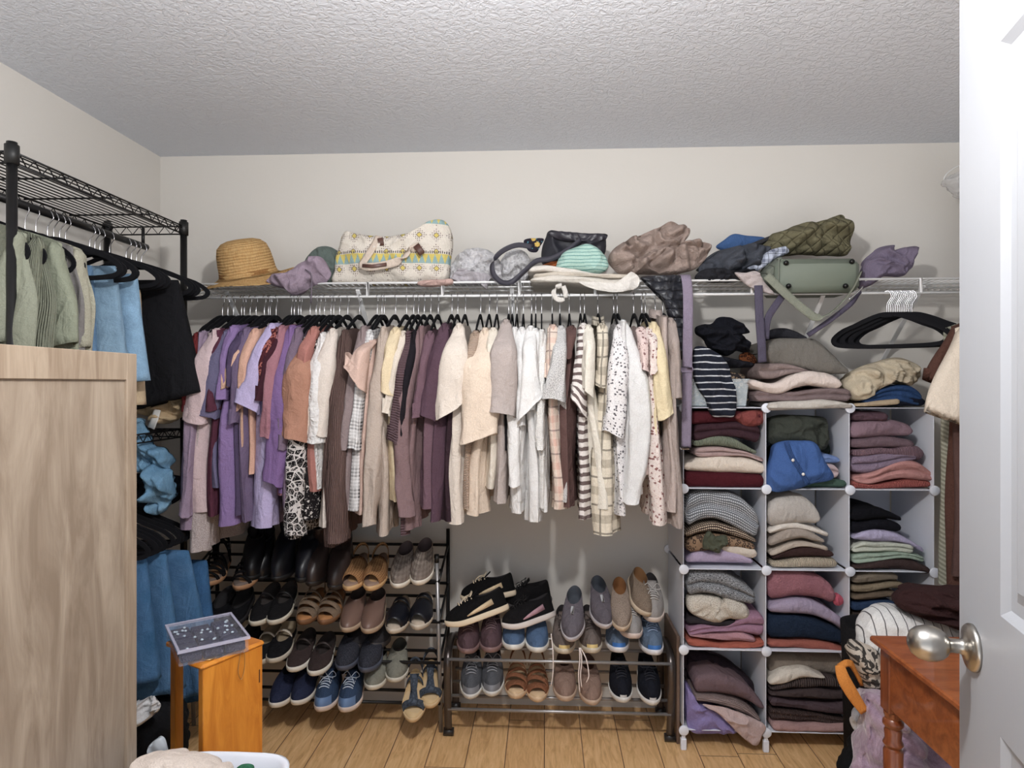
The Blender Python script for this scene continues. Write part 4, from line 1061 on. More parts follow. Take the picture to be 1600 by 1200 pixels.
        if toecap:
            m = MB(); rows = []
            for r in range(6):
                ph = r / 5 * tc[0]; row = []
                for k in range(15):
                    a = PI + (k / 14 - .5) * tc[1]; ss = (1 - math.cos(a)) / 2; x = math.copysign(hw(ss), math.sin(a))
                    a_, b_ = 1 - math.cos(ph), math.sin(ph)
                    row.append(pt(x * 1.03 * (1 - a_ * .3), ss + .004 + (s1 - ss) * a_, sz(ss) * .7 + ht * b_ + .0012))
                rows.append(row)
            m.grid(np.array(rows)); m.build('toe_cap', plain('toecap_%d_%d_%d' % tuple(toecap), toecap, .6), t, loc='local')
        if patch:
            for sg in (-1, 1):
                P = [pt(sg * hw(ss) * 1.10, ss, sz(ss) + z) for ss, z in ((.22, .030), (.4, .022), (.55, .016), (.66, .010))]
                MB().ribbon(P, (0, 0, 1), [.022, .018, .012, .004], .003).build('side_stripe', plain('patch_%d_%d_%d' % tuple(patch), patch, .6), t, loc='local')
    elif kind == 'slipon':
        upper(.03, .46, .062, .048, .058, .68)
        if patch:
            z = top_z(.56, .46, .058) + .002
            MB().box((-.006, -.66 * L, z - .004), (.006, -.5 * L, z + .002), .001).build('cloth_tab', plain('patch_%d_%d_%d' % tuple(patch), patch, .7), t, loc='local')
    elif kind == 'flat':
        upper(.02, .62, .045, .026, .030, .82)
        if lace: strap(.40, .45, .055, 'strap', plain('lace_%d_%d_%d' % tuple(lace), lace, .6))
    elif kind == 'leather':
        upper(.03, .45, .055, .042, .055, .7)
    elif kind == 'clog':
        mat = fab(col, pat, c2)
        upper(.22, .52, .040, .045, .052, .72)
    elif kind == 'boot':
        Q = upper(.04, .40, .12, .11, .10, .72)
        h = top or .12; m = MB(); rows = []
        for q in range(8):
            f = q / 7
            rows.append([(qx * (1 + .12 * f), -(.04 + (qs - .04) * (1 + .02 * f)) * L + nz(q, k * .2, 3) * .002, qz + (h - .02) * f) for k, (qx, qs, qz) in enumerate(Q)])
        rows.append([(x * .93, y, z - .002) for x, y, z in rows[-1]]); rows.append([(x * .93, y, z - .08) for x, y, z in rows[-1]])
        m.grid(np.array(rows), wrap=True, cap1=True); m.build('shaft', mat, t, loc='local')
    elif kind == 'peep':          # open toe, sling back
        footbed(inner if inner != (40, 36, 38) else (120, 96, 80)); strap(.34, .86, .052, 'vamp'); heel_strap(.05, .012)
    elif kind == 'mule':
        footbed(inner); strap(.42, .90, .05, 'vamp'); 
        strap(.30, .40, .055, 'instep_strap')
    elif kind == 'sandal':
        footbed(inner); strap(.72, .86, .036, 'toe_strap'); strap(.60, .70, .046, 'toe_strap', skew=.04); strap(.50, .58, .054, 'strap', skew=-.04); strap(.40, .45, .062, 'strap')
        heel_strap(.06, .014)
    elif kind == 'gladiator':
        footbed(inner)
        for k in range(5): strap(.78 - k * .09, .84 - k * .09, .034 + .011 * k, 'strap', skew=.02 * (-1) ** k)
        heel_strap(.09, .03)
        strap(.16, .26, .105, 'ankle_strap')
        MB().box((.030 * W, -.24 * L, .075), (.038 * W, -.17 * L, .1), .002).build('buckle', M_chrome, t, loc='local')
    elif kind == 'wedge':
        footbed(inner); strap(.66, .80, .036, 'toe_strap'); strap(.30, .36, .062, 'ankle_strap')
        m = MB().ribbon([pt(0, ss, sz(ss) + z) for ss, z in ((.80, .032), (.7, .04), (.55, .05), (.40, .058), (.33, .062))], (1, 0, 0), [.05, .034, .024, .03, .04], .003)
        m.build('center_strap', mat, t, loc='local'); heel_strap(.06, .02)
    return t

def pair(desc, kind, t1, h1, t2, h2, col, grp, **k):
    shoe('left shoe of the ' + desc, kind, t1, h1, col, group=grp, **k)
    shoe('right shoe of the ' + desc, kind, t2, h2, col, group=grp, **k)

RK = 'shoes on the tall black shoe rack'
yt, yh = 2.47, 2.69
def tier(x1, x2, y1, y2=None, hx=None, dy=-58, dxh=6, yt=yt, yh=yh):
    "toe and heel pixels for a pair on a sloping tier"
    y2 = y2 or y1; dxh = (850 - x1) * .085 * 1 if hx is None else hx
    d2 = (850 - x2) * .085 if hx is None else hx
    return (x1, y1, yt), (x1 + dxh, y1 + dy, yh), (x2, y2, yt), (x2 + d2, y2 + dy, yh)
# first (top) tier
pair('black buckled strappy sandals with tan soles, far left of top tier', 'gladiator', (322, 922, yt), (356, 872, yh), (372, 928, yt), (408, 874, yh), (20, 19, 22), RK, sole=(168, 128, 96), inner=(110, 96, 88), cat='sandal', sh=.02)
pair('black ankle boots on the top tier', 'boot', *tier(432, 470, 914, 916), (24, 25, 32), RK, sole=(20, 20, 22), cat='boot', top=.12)
pair('dark brown ankle boots left of the tan slingbacks', 'boot', *tier(486, 521, 922, 928), (50, 40, 38), RK, sole=(34, 28, 26), cat='boot', top=.09)
pair('tan perforated peep toe slingbacks on the top tier', 'peep', *tier(545, 578, 929), (184, 130, 80), RK, pat='perf', c2=(110, 68, 40), sole=(206, 168, 122), inner=(150, 124, 108))
pair('taupe plaid slip ons at the right of the top tier', 'slipon', *tier(621, 653, 925, 920), (124, 108, 98), RK, pat='check', c2=(176, 160, 146), sole=(224, 216, 202), inner=(96, 82, 82), s=1.4)
# second tier
pair('plain black flats behind the bead box', 'flat', *tier(322, 352, 990), (20, 20, 24), RK, sole=(38, 36, 38), inner=(40, 38, 40))  # this and the next two pairs are added to fill the dark left end
pair('black loafers on the third tier behind the orange stand', 'slipon', *tier(330, 364, 1050), (24, 23, 26), RK, sole=(50, 46, 46), inner=(36, 34, 36))
pair('black low boots between the buckled sandals and ankle boots', 'boot', (392, 912, 2.52), (412, 858, 2.70), (408, 912, 2.56), (426, 858, 2.73), (20, 20, 24), RK, sole=(20, 20, 22), cat='boot', top=.03)
pair('black strappy flats with white edged soles behind the bead box', 'flat', *tier(397, 425, 984, 982), (30, 28, 30), RK, sole=(206, 198, 182), inner=(60, 54, 52), lace=(24, 22, 24))
pair('beige brown strappy slides with wooden footbeds', 'sandal', *tier(472, 505, 982), (132, 108, 86), RK, sole=(120, 84, 56), inner=(168, 116, 72), cat='sandal')
pair('bronze taupe closed shoes with braided straps', 'leather', *tier(541, 574, 994, 996), (116, 92, 82), RK, sole=(170, 148, 126), inner=(70, 58, 54))
pair('glossy black open toe mules at the right of the second tier', 'mule', *tier(614, 652, 996, 990), (22, 24, 32), RK, sole=(196, 184, 168), inner=(186, 170, 152), cat='mule')
# third tier
pair('black flats with a cream strap right of the orange cabinet', 'flat', *tier(398, 424, 1046, 1042), (28, 27, 30), RK, sole=(196, 186, 170), inner=(160, 144, 120), lace=(206, 196, 180))
pair('dark brown mesh mary janes with white soles', 'flat', *tier(456, 489, 1056, 1062), (66, 52, 50), RK, sole=(220, 214, 202), inner=(52, 44, 42), lace=(60, 50, 48))
pair('charcoal slip ons at the middle of the third tier', 'slipon', *tier(534, 570, 1054, 1057), (44, 45, 54), RK, sole=(74, 78, 92), inner=(30, 28, 32), pat='speckle', c2=(74, 76, 88))
pair('dark grey clogs behind the charcoal slip ons', 'clog', *tier(554, 584, 1020, 1018, yt=2.56, yh=2.74, dy=-40), (56, 54, 58), RK, sole=(70, 66, 66), inner=(30, 28, 30))
# fourth tier
pair('navy slip on sneakers with white soles on the bottom tier', 'slipon', *tier(428, 462, 1112, 1108), (40, 46, 74), RK, sole=(214, 206, 194), inner=(28, 28, 38))
pair('blue laced sneakers with white soles on the bottom tier', 'sneaker', *tier(500, 538, 1118, 1119), (52, 72, 104), RK, sole=(206, 190, 180), lace=(196, 206, 222), inner=(28, 34, 52), toecap=(96, 122, 160))
pair('sage grey slip ons with thick white soles, bottom tier', 'slipon', (581, 1084, 2.5), (598, 1030, 2.7), (616, 1072, 2.52), (628, 1018, 2.71), (132, 130, 116), RK, sole=(204, 198, 184), inner=(70, 68, 62))
pair('slate blue cutwork wedge sandals at the right of the bottom tier', 'wedge', (645, 1134, 2.45), (650, 1058, 2.66), (672, 1112, 2.5), (674, 1044, 2.7), (62, 70, 84), RK, sole=(206, 178, 138), inner=(206, 176, 132), cat='sandal', pat='lace', c2=(84, 94, 108))

# the rack itself
rk = thing('shoe_rack', 'tall four tier black and silver shoe rack under the hanging clothes', 'shoe rack', (at(690, 1140, 2.6)[0] - .5, 2.66, 0))
M_silver = plain('silver_grey_tube', (158, 156, 156), .35, .6)
xr = at(690, 1140, 2.6)[0]; xl = at(318, 1000, 2.66)[0]
for X, nm_ in ((xr, 'front_post'), (xl, 'front_post')):
    MB().tube([(X, 2.585, 0), (X - .012, 2.555, .70)], .008, 12).build(nm_, M_silver, rk)
    MB().tube([(X - .012, 2.555, .69), (X - .0125, 2.554, .722)], .0095, 12).build('post_cap', plain('black_cap', (20, 20, 20), .4), rk)
    MB().tube([(X, 2.775, 0), (X, 2.775, .775)], .008, 12).build('back_post', M_black_metal, rk)
    for z in (.12, .285, .45, .615):
        MB().tube([(X - .004, 2.575 - z * .03, z), (X, 2.775, z + .09)], .005, 8).build('side_bar', M_black_metal, rk)
for z in (.12, .285, .45, .615):
    for (yy, dz) in ((2.575 - z * .03, 0.), (2.63, .022), (2.70, .058), (2.775, .09)):
        MB().tube([(xl, yy, z + dz), (xr, yy, z + dz)], .0065, 8).build('tier_bar', M_black_metal, rk)

# low bench rack in the middle
br = thing('shoe_rack', 'low two tier dark metal shoe rack between tall rack and cube organizer', 'shoe rack', (at(872, 1140, 2.56)[0], 2.62, 0))
M_pew = plain('pewter_metal', (92, 86, 84), .3, .85)
xa, xb = at(700, 1100, 2.54)[0], at(1048, 1100, 2.54)[0]
for X in (xa, xb):
    P = spline([(X, 2.555, .02), (X, 2.53, .16), (X, 2.52, .28), (X, 2.535, .33), (X, 2.58, .352), (X, 2.68, .352), (X, 2.745, .33), (X, 2.765, .28), (X, 2.765, .16), (X, 2.765, .02)], 40)
    MB().ribbon(P, (1, 0, 0), .028, .012).build('end_frame', M_pew, br)
    for yy in (2.56, 2.765):
        MB().tube([(X - .02, yy, .016), (X + .02, yy, .016)], .016, 14).build('foot', plain('dark_foot', (40, 38, 38), .35), br)
for (yy, z) in ((2.525, .318), (2.60, .335), (2.68, .345), (2.75, .335), (2.535, .118), (2.60, .14), (2.68, .16), (2.755, .18)):
    MB().tube([(xa, yy, z), (xb, yy, z)], .0065, 10).build('tier_bar', M_silver, br)
BR = 'shoes on the low shoe rack'
y0, y1 = 2.49, 2.73
# bottom tier, toes towards the room
pair('grey laced sneakers on the lower tier of the low rack', 'sneaker', (735, 1098, y0), (741, 1030, y1), (768, 1094, y0), (772, 1028, y1), (84, 86, 92), BR, sole=(206, 204, 198), lace=(140, 142, 148), toecap=(124, 126, 132), tc=(.42, 1.6))
pair('woven tan huarache sandals on the low rack', 'sandal', (806, 1098, y0), (810, 1036, y1), (840, 1103, y0), (838, 1036, y1), (142, 86, 56), BR, sole=(206, 178, 146), inner=(206, 176, 140), cat='sandal')
pair('taupe suede slip ons on the lower tier', 'slipon', (884, 1102, y0), (880, 1040, y1), (926, 1108, y0), (916, 1044, y1), (152, 120, 104), BR, sole=(190, 166, 146), inner=(96, 70, 58))
pair('black laced sneakers with white soles, lower right of the low rack', 'sneaker', (974, 1104, y0), (962, 1040, y1), (1020, 1108, y0), (1004, 1040, y1), (26, 28, 38), BR, sole=(214, 212, 208), lace=(36, 38, 48), toecap=(190, 188, 186), tc=(.22, .6))
# top tier
zt_ = 1020
pair('mauve brown sneakers under the black and cream ones', 'sneaker', (730, 1028, y0), (736, 975, y1), (766, 1026, y0), (770, 975, y1), (92, 68, 74), BR, sole=(132, 106, 104), lace=(110, 90, 94))
pair('mid blue slip ons with white soles on the upper tier', 'slipon', (802, 1022, y0), (804, 975, y1), (840, 1026, y0), (838, 975, y1), (82, 110, 148), BR, sole=(222, 220, 214), inner=(40, 50, 70))
pair('taupe laced sneakers with yellow soles', 'sneaker', (882, 1028, y0), (878, 975, y1), (926, 1027, y0), (916, 975, y1), (118, 104, 98), BR, sole=(206, 196, 178), lace=(70, 60, 58), toecap=(214, 190, 130), tc=(.26, 1.0))
pair('blue grey running shoes with bright blue toes', 'runner', (968, 1026, y0), (958, 975, y1), (1024, 1030, y0), (1006, 978, y1), (96, 116, 142), BR, sole=(216, 216, 220), lace=(140, 160, 190), toecap=(58, 110, 178), tc=(.30, 1.2))
# thrown on top of them
shoe('black sneaker with cream sole and laces lying on top, front one', 'sneaker', (700, 985, 2.50), (795, 952, 2.56), (20, 19, 20), (214, 196, 170), lace=(226, 208, 180), patch=(206, 182, 148), group=BR, roll=-.25)
shoe('black sneaker with cream sole and laces lying on top, rear one', 'sneaker', (722, 944, 2.66), (806, 930, 2.68), (20, 19, 20), (214, 196, 170), lace=(226, 208, 180), patch=(206, 182, 148), group=BR, roll=-.2)
shoe('black running shoe with a pink side stripe, nearer one', 'runner', (788, 988, 2.52), (868, 962, 2.60), (24, 22, 24), (206, 196, 190), lace=(22, 20, 22), patch=(176, 138, 148), group=BR, roll=-.25)
shoe('black running shoe behind the pink striped one', 'runner', (790, 952, 2.70), (862, 940, 2.72), (24, 22, 24), (60, 56, 56), lace=(22, 20, 22), group=BR)
shoe('grey slip on with light tab, leftmost of the upright pairs', 'slipon', (892, 1008, 2.44), (900, 935, 2.66), (104, 96, 104), (176, 170, 172), patch=(190, 190, 194), group=BR, inner=(70, 74, 82))
shoe('grey slip on with light tab leaning right of its twin', 'slipon', (946, 988, 2.46), (930, 920, 2.68), (100, 92, 100), (176, 170, 172), patch=(190, 190, 194), group=BR, inner=(66, 70, 78))
shoe('light tan knit slip on standing in front of the brown one', 'slipon', (972, 992, 2.44), (966, 922, 2.66), (158, 138, 122), (186, 166, 144), pat='speckle', c2=(122, 102, 88), group=BR, inner=(130, 88, 52), W=.92)
shoe('brown tan knit slip on tilted at the very top of the low rack', 'slipon', (1008, 968, 2.50), (985, 905, 2.68), (136, 116, 98), (186, 168, 146), pat='speckle', c2=(106, 88, 74), group=BR, inner=(120, 84, 52), roll=.25)
shoe('light grey mesh sneaker standing at the right of the low rack', 'sneaker', (1022, 978, 2.50), (1014, 922, 2.70), (148, 142, 138), (196, 182, 172), lace=(176, 172, 168), group=BR)
shoe('light grey mesh sneaker lying under the knit slip ons', 'sneaker', (992, 1004, 2.47), (972, 955, 2.68), (150, 146, 144), (206, 190, 182), lace=(176, 172, 168), group=BR)
# white laces hanging down
m = MB()
for k, (xs, ye) in enumerate(((906, 1082), (909, 1074), (916, 1066))):
    m.tube(spline([at(905 + k, 1012, 2.47), at(xs, 1030, 2.46), at(xs + (4 if k == 2 else -2), 1055, 2.455), at(xs, ye, 2.46)], 14), .0022, 6)
tag(m.build('shoelace', plain('lace_white', (226, 214, 208), .8)), 'loose white shoelaces hanging over the low rack by the taupe slip ons', 'shoelace')
m = MB().tube(spline([at(861, 990, 2.47), at(864, 1020, 2.46), at(864, 1050, 2.455), at(861, 1072, 2.46)], 14), .0022, 6)
tag(m.build('shoelace', plain('lace_white', (226, 214, 208), .8)), 'single white shoelace hanging down beside the huarache sandals', 'shoelace')
# brown board standing between rack and cubes
a, b = at(1058, 1160, 2.53), at(1064, 1160, 2.53)
tag(MB().box((a[0], 2.54, 0), (b[0] - .002, 2.80, .42), .002).build('wooden_board', wood('dark_board', (92, 72, 60), (120, 98, 84)), smooth=False), 'brown wooden board standing on edge beside the cube organizer', 'board')
# ------------------------------------------------------------------ things on the wire shelf
S0 = DZ + .006
# straw hat
hc = at(389, 440, 2.60)
hat = thing('straw_hat', 'wide brimmed golden straw sun hat at the left end of the wire shelf', 'hat', (hc[0], 2.60, S0))
MS = fab((236, 190, 120), 'straw', (206, 152, 84))
Mh = Matrix.Translation((hc[0], 2.60, S0 + .034)) @ Matrix.Rotation(math.radians(-7), 4, 'Y') @ Matrix.Rotation(math.radians(17), 4, 'X') @ Matrix.Scale(1.06, 4)
rows = []
prof = [(.185, -.002), (.17, .002), (.14, .003), (.118, .006), (.106, .014), (.102, .03), (.100, .06), (.096, .095), (.088, .122), (.07, .139), (.045, .147), (.02, .149), (.001, .149)]
for r, h in prof:
    row = []
    for k in range(64):
        a = 2 * PI * k / 64; w = sstep(.11, .185, r)
        rr = r * (1 + .02 * math.sin(3 * a)); x, y = rr * math.cos(a) * 1.03, rr * math.sin(a) * (.97 if r > .11 else 1)
        z = h + w * (.010 * math.sin(2 * a + .6) + .008 * math.sin(3 * a) - .006 + .018 * max(0, -math.cos(a)) ** 2 * -1)
        row.append(np.array(Mh @ Vector((x, y, z))))
    rows.append(row)
crown = MB().grid(np.array(rows[3:]), wrap=True); crown.build('crown', MS, hat)
br_ = rows[:5]; MB().grid(np.array([[p - np.array((0, 0, .0025)) for p in r] for r in rows[3:4]] + [[p - np.array((0, 0, .0025)) for p in rows[1]]] + br_), wrap=True).build('brim', MS, hat)
MB().grid(np.array([[np.array(Mh @ Vector(((r) * math.cos(2 * PI * k / 48), r * math.sin(2 * PI * k / 48), h))) for k in range(48)] for r, h in ((.1075, .013), (.1045, .022), (.1035, .030), (.1015, .031))]), wrap=True).build('hat_band', fab((176, 124, 66), 'straw', (150, 100, 52)), hat)

SG = 'things piled on the wire shelf'
heap('rolled_jacket', 'lavender grey nylon jacket rolled up beside the straw hat', (158, 138, 156), [(418, 440), (432, 430), (452, 428), (470, 414), (487, 402), (502, 402), (512, 416), (517, 430), (508, 442), (490, 446), (476, 456), (458, 461), (446, 452), (430, 448)], 2.50, .05, .08, cat='jacket', group=SG, wr=.014, wf=13)
heap('neck_pillow', 'grey green rolled cloth behind the lavender jacket', (98, 112, 106), [(478, 412), (488, 395), (503, 386), (518, 386), (530, 396), (536, 412), (530, 430), (522, 444), (508, 444), (498, 428)], 2.60, .06, .07, cat='pillow', group=SG, wr=.005)
ct = MB().tube(spline([at(477, 421, 2.455), at(486, 428, 2.45), at(487, 445, 2.452), at(486, 474, 2.47)], 12), .0025, 6)
tag(ct.build('drawcord', fab((120, 108, 122))), 'thin grey cord hanging from the lavender rolled jacket', 'cord')
# aztec tote
tote = thing('tote_bag', 'cream tote bag with yellow and blue aztec print slumped on the shelf', 'tote bag', (at(615, 440, 2.6)[0], 2.60, S0))
MT = fab((224, 214, 200), 'aztec', (214, 190, 74), (132, 172, 174), s=1.05)
heap('bag_body', None, None, [(523, 443), (524, 425), (527, 405), (533, 385), (541, 364), (562, 368), (590, 372), (620, 372), (652, 364), (672, 350), (687, 345), (700, 352), (708, 378), (703, 412), (696, 442), (640, 446), (570, 446)], 2.58, D=.07, Db=.07, mat=MT, parent=tote, wr=.009, wf=9, power=.3)
MC = fab((216, 196, 178))
MB().ribbon(spline([at(592, 369, 2.51), at(583, 386, 2.50), at(573, 402, 2.495), at(566, 414, 2.49), at(580, 417, 2.485), at(606, 413, 2.485), at(628, 405, 2.49), at(640, 392, 2.50), at(656, 383, 2.50)], 30), (.8, 0, .6), .03, .004).build('bag_strap', MC, tote)
ML = plain('brown_leather', (86, 58, 50), .45)
MB().ribbon([at(566, 415, 2.479), at(582, 416, 2.476), at(604, 413, 2.476)], (.2, 0, 1), .013, .004).build('strap_lining', ML, tote)
MB().ribbon([at(594, 372, 2.50), at(596, 384, 2.50)], (1, 0, 0), .022, .006).build('leather_tab', ML, tote)
MB().ribbon([at(650, 383, 2.49), at(660, 397, 2.49)], (1, 0, .4), .026, .006).build('leather_tab', ML, tote)
heap('pouch', 'pale pink leather pouch under the right corner of the aztec tote', (196, 160, 150), [(652, 442), (662, 438), (690, 437), (705, 436), (708, 443), (690, 447), (660, 447)], 2.50, .02, .05, cat='pouch', group=SG, wr=.003)
heap('scarf', 'white and grey lace scarf heaped right of the tote', (206, 204, 206), [(703, 440), (706, 415), (716, 398), (730, 390), (752, 388), (770, 395), (782, 410), (786, 430), (780, 444), (740, 446), (712, 446)], 2.62, .06, .08, 'lace', (190, 188, 192), cat='scarf', group=SG, wr=.014, wf=22)
heap('scarf', 'white crocheted shawl inside the black strap loop', (208, 207, 208), [(778, 440), (780, 415), (790, 398), (806, 390), (822, 395), (830, 412), (826, 435), (812, 446), (790, 446)], 2.64, .05, .06, 'lace', (186, 184, 188), cat='shawl', group=SG, wr=.016, wf=24)
heap('cotton_cloth', 'grey white cotton cloth hanging over the shelf edge', (176, 170, 176), [(706, 436), (718, 420), (740, 424), (768, 430), (764, 438), (760, 452), (752, 444), (730, 444)], 2.52, .015, .04, cat='cloth', group=SG, wr=.01, wf=20)
# black embroidered shoulder bag
bag = thing('shoulder_bag', 'black shoulder bag with colourful embroidered flap and long strap', 'shoulder bag', (at(880, 430, 2.62)[0], 2.62, S0))
MBk = plain('black_bag_cloth', (32, 32, 40), .6, bump=(70, .3, .003))
heap('bag_body', None, None, [(846, 408), (848, 385), (852, 372), (859, 362), (890, 364), (944, 367), (946, 376), (946, 395), (930, 410), (880, 418), (855, 416)], 2.60, D=.05, Db=.06, mat=MBk, parent=bag, wr=.010, wf=12, power=.3)
heap('embroidered_flap', None, None, [(819, 375), (848, 373), (844, 385), (838, 394), (826, 391)], 2.545, D=.006, Db=.02, mat=fab((40, 36, 48), 'floral', (216, 178, 78), (70, 140, 160), s=2.2), parent=bag, wr=.003)
heap('top_panel', None, None, [(858, 363), (900, 364), (945, 367), (944, 375), (925, 380), (900, 379), (870, 374)], 2.555, D=.012, Db=.02, mat=plain('black_bag_leather', (44, 42, 50), .4), parent=bag, wr=.006)
MB().ribbon(spline([at(908, 374, 2.535), at(888, 390, 2.52), at(862, 404, 2.50), at(838, 408, 2.49), at(818, 425, 2.47), at(800, 440, 2.46), at(784, 441, 2.47), at(771, 428, 2.48), at(770, 410, 2.49), at(784, 393, 2.50), at(808, 383, 2.52), at(832, 386, 2.54)], 50), (.45, .0, .9), .020, .002).build('bag_strap', plain('black_webbing', (52, 50, 60), .6), bag)
hat2 = thing('knit_hat', 'mint and teal striped crocheted hat on top of the canvas totes', 'hat', (at(908, 426, 2.52)[0], 2.52, at(908, 426, 2.52)[2]))
heap('hat_body', None, None, [(870, 420), (873, 404), (884, 393), (902, 386), (920, 382), (936, 390), (948, 405), (950, 420), (935, 428), (905, 426), (882, 424)], 2.52, D=.05, Db=.06, mat=fab((168, 206, 194), 'thinh', (74, 140, 134), s=.45), parent=hat2, wr=.006, wf=10)
heap('orange_pouch', 'bright orange pouch between black bag and teal hat', (186, 92, 42), [(842, 417), (856, 411), (872, 406), (876, 416), (860, 420)], 2.56, .02, .03, cat='pouch', group=SG, wr=.002)
for k, (lab, c_, x0, x1, tp, bt, yy) in enumerate((
        ('cream canvas tote, lowest of the flat pile, draping over the rail', (214, 206, 194), 828, 1000, [436, 430, 431, 434, 436, 430], [440, 441, 442, 446, 450, 446], 2.455),
        ('beige canvas tote, second of the flat pile under the teal hat', (204, 192, 176), 833, 1000, [428, 425, 427, 429, 430], [434, 432, 432, 434, 435], 2.475),
        ('off white canvas tote, topmost of the flat pile under the teal hat', (222, 214, 204), 824, 965, [417, 415, 421, 427, 429], [424, 424, 428, 431, 433], 2.48))):
    fold('canvas_tote', lab, c_, x0, x1, tp, bt, Y=yy, depth=.28, lobes=1, cat='tote bag', group='canvas totes folded flat on the shelf', rough=1.2)
MB2 = heap('canvas_tote_corner', 'white canvas bag corner hanging over the rail at its right end', (224, 218, 210), [(905, 440), (945, 445), (975, 436), (986, 425), (1000, 436), (992, 452), (962, 456), (930, 452)], 2.45, .008, .02, cat='tote bag', group=SG, wr=.006)
m = MB().ribbon(spline([at(878, 446, 2.44), at(869, 449, 2.435), at(865, 458, 2.43), at(870, 467, 2.43), at(879, 468, 2.43), at(884, 460, 2.43), at(880, 447, 2.435)], 24), (.6, 0, .8), .018, .003)
tag(m.build('cloth_loop', fab((214, 208, 200))), 'white cloth loop handle hanging below the rail from the totes', 'strap')
# fleece
heap('fleece_jacket', 'fluffy beige brown sherpa fleece jacket crumpled on the shelf', (182, 158, 146), [(950, 405), (960, 388), (985, 375), (1005, 366), (1025, 358), (1045, 350), (1070, 357), (1076, 368), (1068, 382), (1082, 380), (1102, 382), (1108, 392), (1096, 412), (1076, 425), (1040, 430), (1000, 428), (980, 436), (958, 420)], 2.56, .08, .10, 'fleece', cat='jacket', group=SG, wr=.045, wf=17, n=120, R=30, puff=1)
pj = heap('puffer_jacket', 'black puffer jacket sleeve hanging down behind the lavender strap', (44, 46, 54), [(1000, 434), (1030, 430), (1062, 432), (1072, 450), (1068, 480), (1070, 510), (1072, 560), (1060, 556), (1052, 520), (1042, 490), (1034, 465), (1022, 446)], 2.47, .025, .03, 'puffer', cat='jacket', group=SG, wr=.010, wf=16)
strap = thing('shoulder_strap', 'long lavender webbing strap with slide buckle hanging over the rail', 'strap', tuple(at(1074, 700, 2.44)))
MLv = fab((142, 128, 150))
MB().ribbon(spline([at(1068, 430, 2.52), at(1072, 434, 2.445), at(1075, 470, 2.435), at(1074, 560, 2.435), at(1073, 640, 2.435), at(1072, 699, 2.435)], 30), (1, 0, 0), .036, .003).build('webbing', MLv, strap)
p = at(1073, 577, 2.432); MB().box((p[0] - .023, p[1] - .006, p[2] - .012), (p[0] + .023, p[1] + .004, p[2] + .010), .004).build('slide_buckle', plain('mauve_plastic', (150, 138, 160), .3), strap)
p = at(1072, 700, 2.432); MB().box((p[0] - .022, p[1] - .004, p[2] - .006), (p[0] + .012, p[1] + .004, p[2] + .006), .002).build('end_clip', M_chrome, strap)
# clothes under the blue bag
heap('blue_gift_bag', 'blue paper bag lying flat at the back of the shelf', (64, 100, 158), [(1119, 386), (1132, 374), (1147, 366), (1168, 369), (1192, 371), (1198, 378), (1160, 390), (1135, 392)], 2.70, .02, .03, cat='bag', group=SG, wr=.002)
fold('binder', 'black and white edged folder sloping up to the olive bag', (62, 62, 66), 1098, 1240, [412, 399, 388, 377, 366, 356], [418, 406, 395, 384, 372, 360], Y=2.66, depth=.12, lobes=1, cat='folder', group=SG, rough=.3)
heap('jacket', 'dark grey nylon jacket crumpled in front of the folder', (70, 74, 84), [(1092, 425), (1098, 408), (1118, 394), (1150, 386), (1180, 384), (1206, 392), (1204, 410), (1180, 420), (1150, 430), (1110, 436)], 2.56, .06, .06, cat='jacket', group=SG, wr=.025, wf=20, puff=1)
heap('jacket', 'black cloth with metal clips lying at the rail, left of the sage duffel', (40, 40, 46), [(1086, 436), (1094, 424), (1120, 420), (1150, 424), (1180, 422), (1190, 434), (1160, 440), (1110, 441)], 2.52, .03, .05, cat='cloth', group=SG, wr=.012, wf=24)
heap('plaid_shirt', 'blue, white and black plaid shirt beside the olive bag', (186, 194, 214), [(1165, 415), (1185, 402), (1205, 390), (1226, 386), (1232, 394), (1212, 404), (1200, 414), (1180, 424)], 2.52, .025, .04, 'plaid', (58, 66, 96), (24, 26, 36), cat='shirt', group=SG, wr=.008, s=.5)
heap('lining_cloth', 'pale pink grey cloth corner hanging over the rail by the sage strap', (186, 172, 170), [(1148, 427), (1165, 426), (1183, 424), (1194, 440), (1210, 460), (1190, 456), (1168, 446)], 2.47, .008, .02, cat='cloth', group=SG, wr=.006)
heap('quilted_bag', 'olive green quilted bag slumped on top of the sage duffel', (112, 106, 78), [(1186, 390), (1198, 378), (1206, 366), (1222, 362), (1245, 352), (1280, 348), (1300, 340), (1312, 338), (1322, 352), (1327, 375), (1324, 399), (1290, 400), (1240, 398), (1205, 402)], 2.60, .08, .09, 'quilt', cat='bag', group=SG, wr=.02, wf=14, n=96, R=22, puff=1)
# sage duffel, base facing the room
du = thing('duffel_bag', 'sage green bag lying with its studded base towards the room', 'duffel bag', (at(1275, 455, 2.55)[0], 2.55, S0 - .03))
MSg = plain('sage_coated_canvas', (104, 112, 100), .6, bump=(220, .15, .0008))
a, b = at(1214, 456, 2.44), at(1347, 402, 2.44)
MB().box((a[0], 2.44, a[2]), (b[0], 2.64, b[2]), .022).build('bag_base', MSg, du, angle=50)
heap('bag_side', None, None, [(1186, 440), (1192, 420), (1204, 408), (1218, 403), (1222, 420), (1220, 440), (1214, 456), (1200, 450)], 2.52, D=.05, Db=.08, mat=fab((112, 118, 106), 'quilt'), parent=du, wr=.008)
for (x, y) in ((1228, 411), (1331, 409), (1321, 447), (1232, 447)):
    MB().lathe([(0, -.010), (.006, -.010), (.0095, -.004), (.0095, .002)], 20, axis='y', c=at(x, y, 2.438)).build('stud', plain('dark_stud', (34, 34, 34), .25, .6), du)
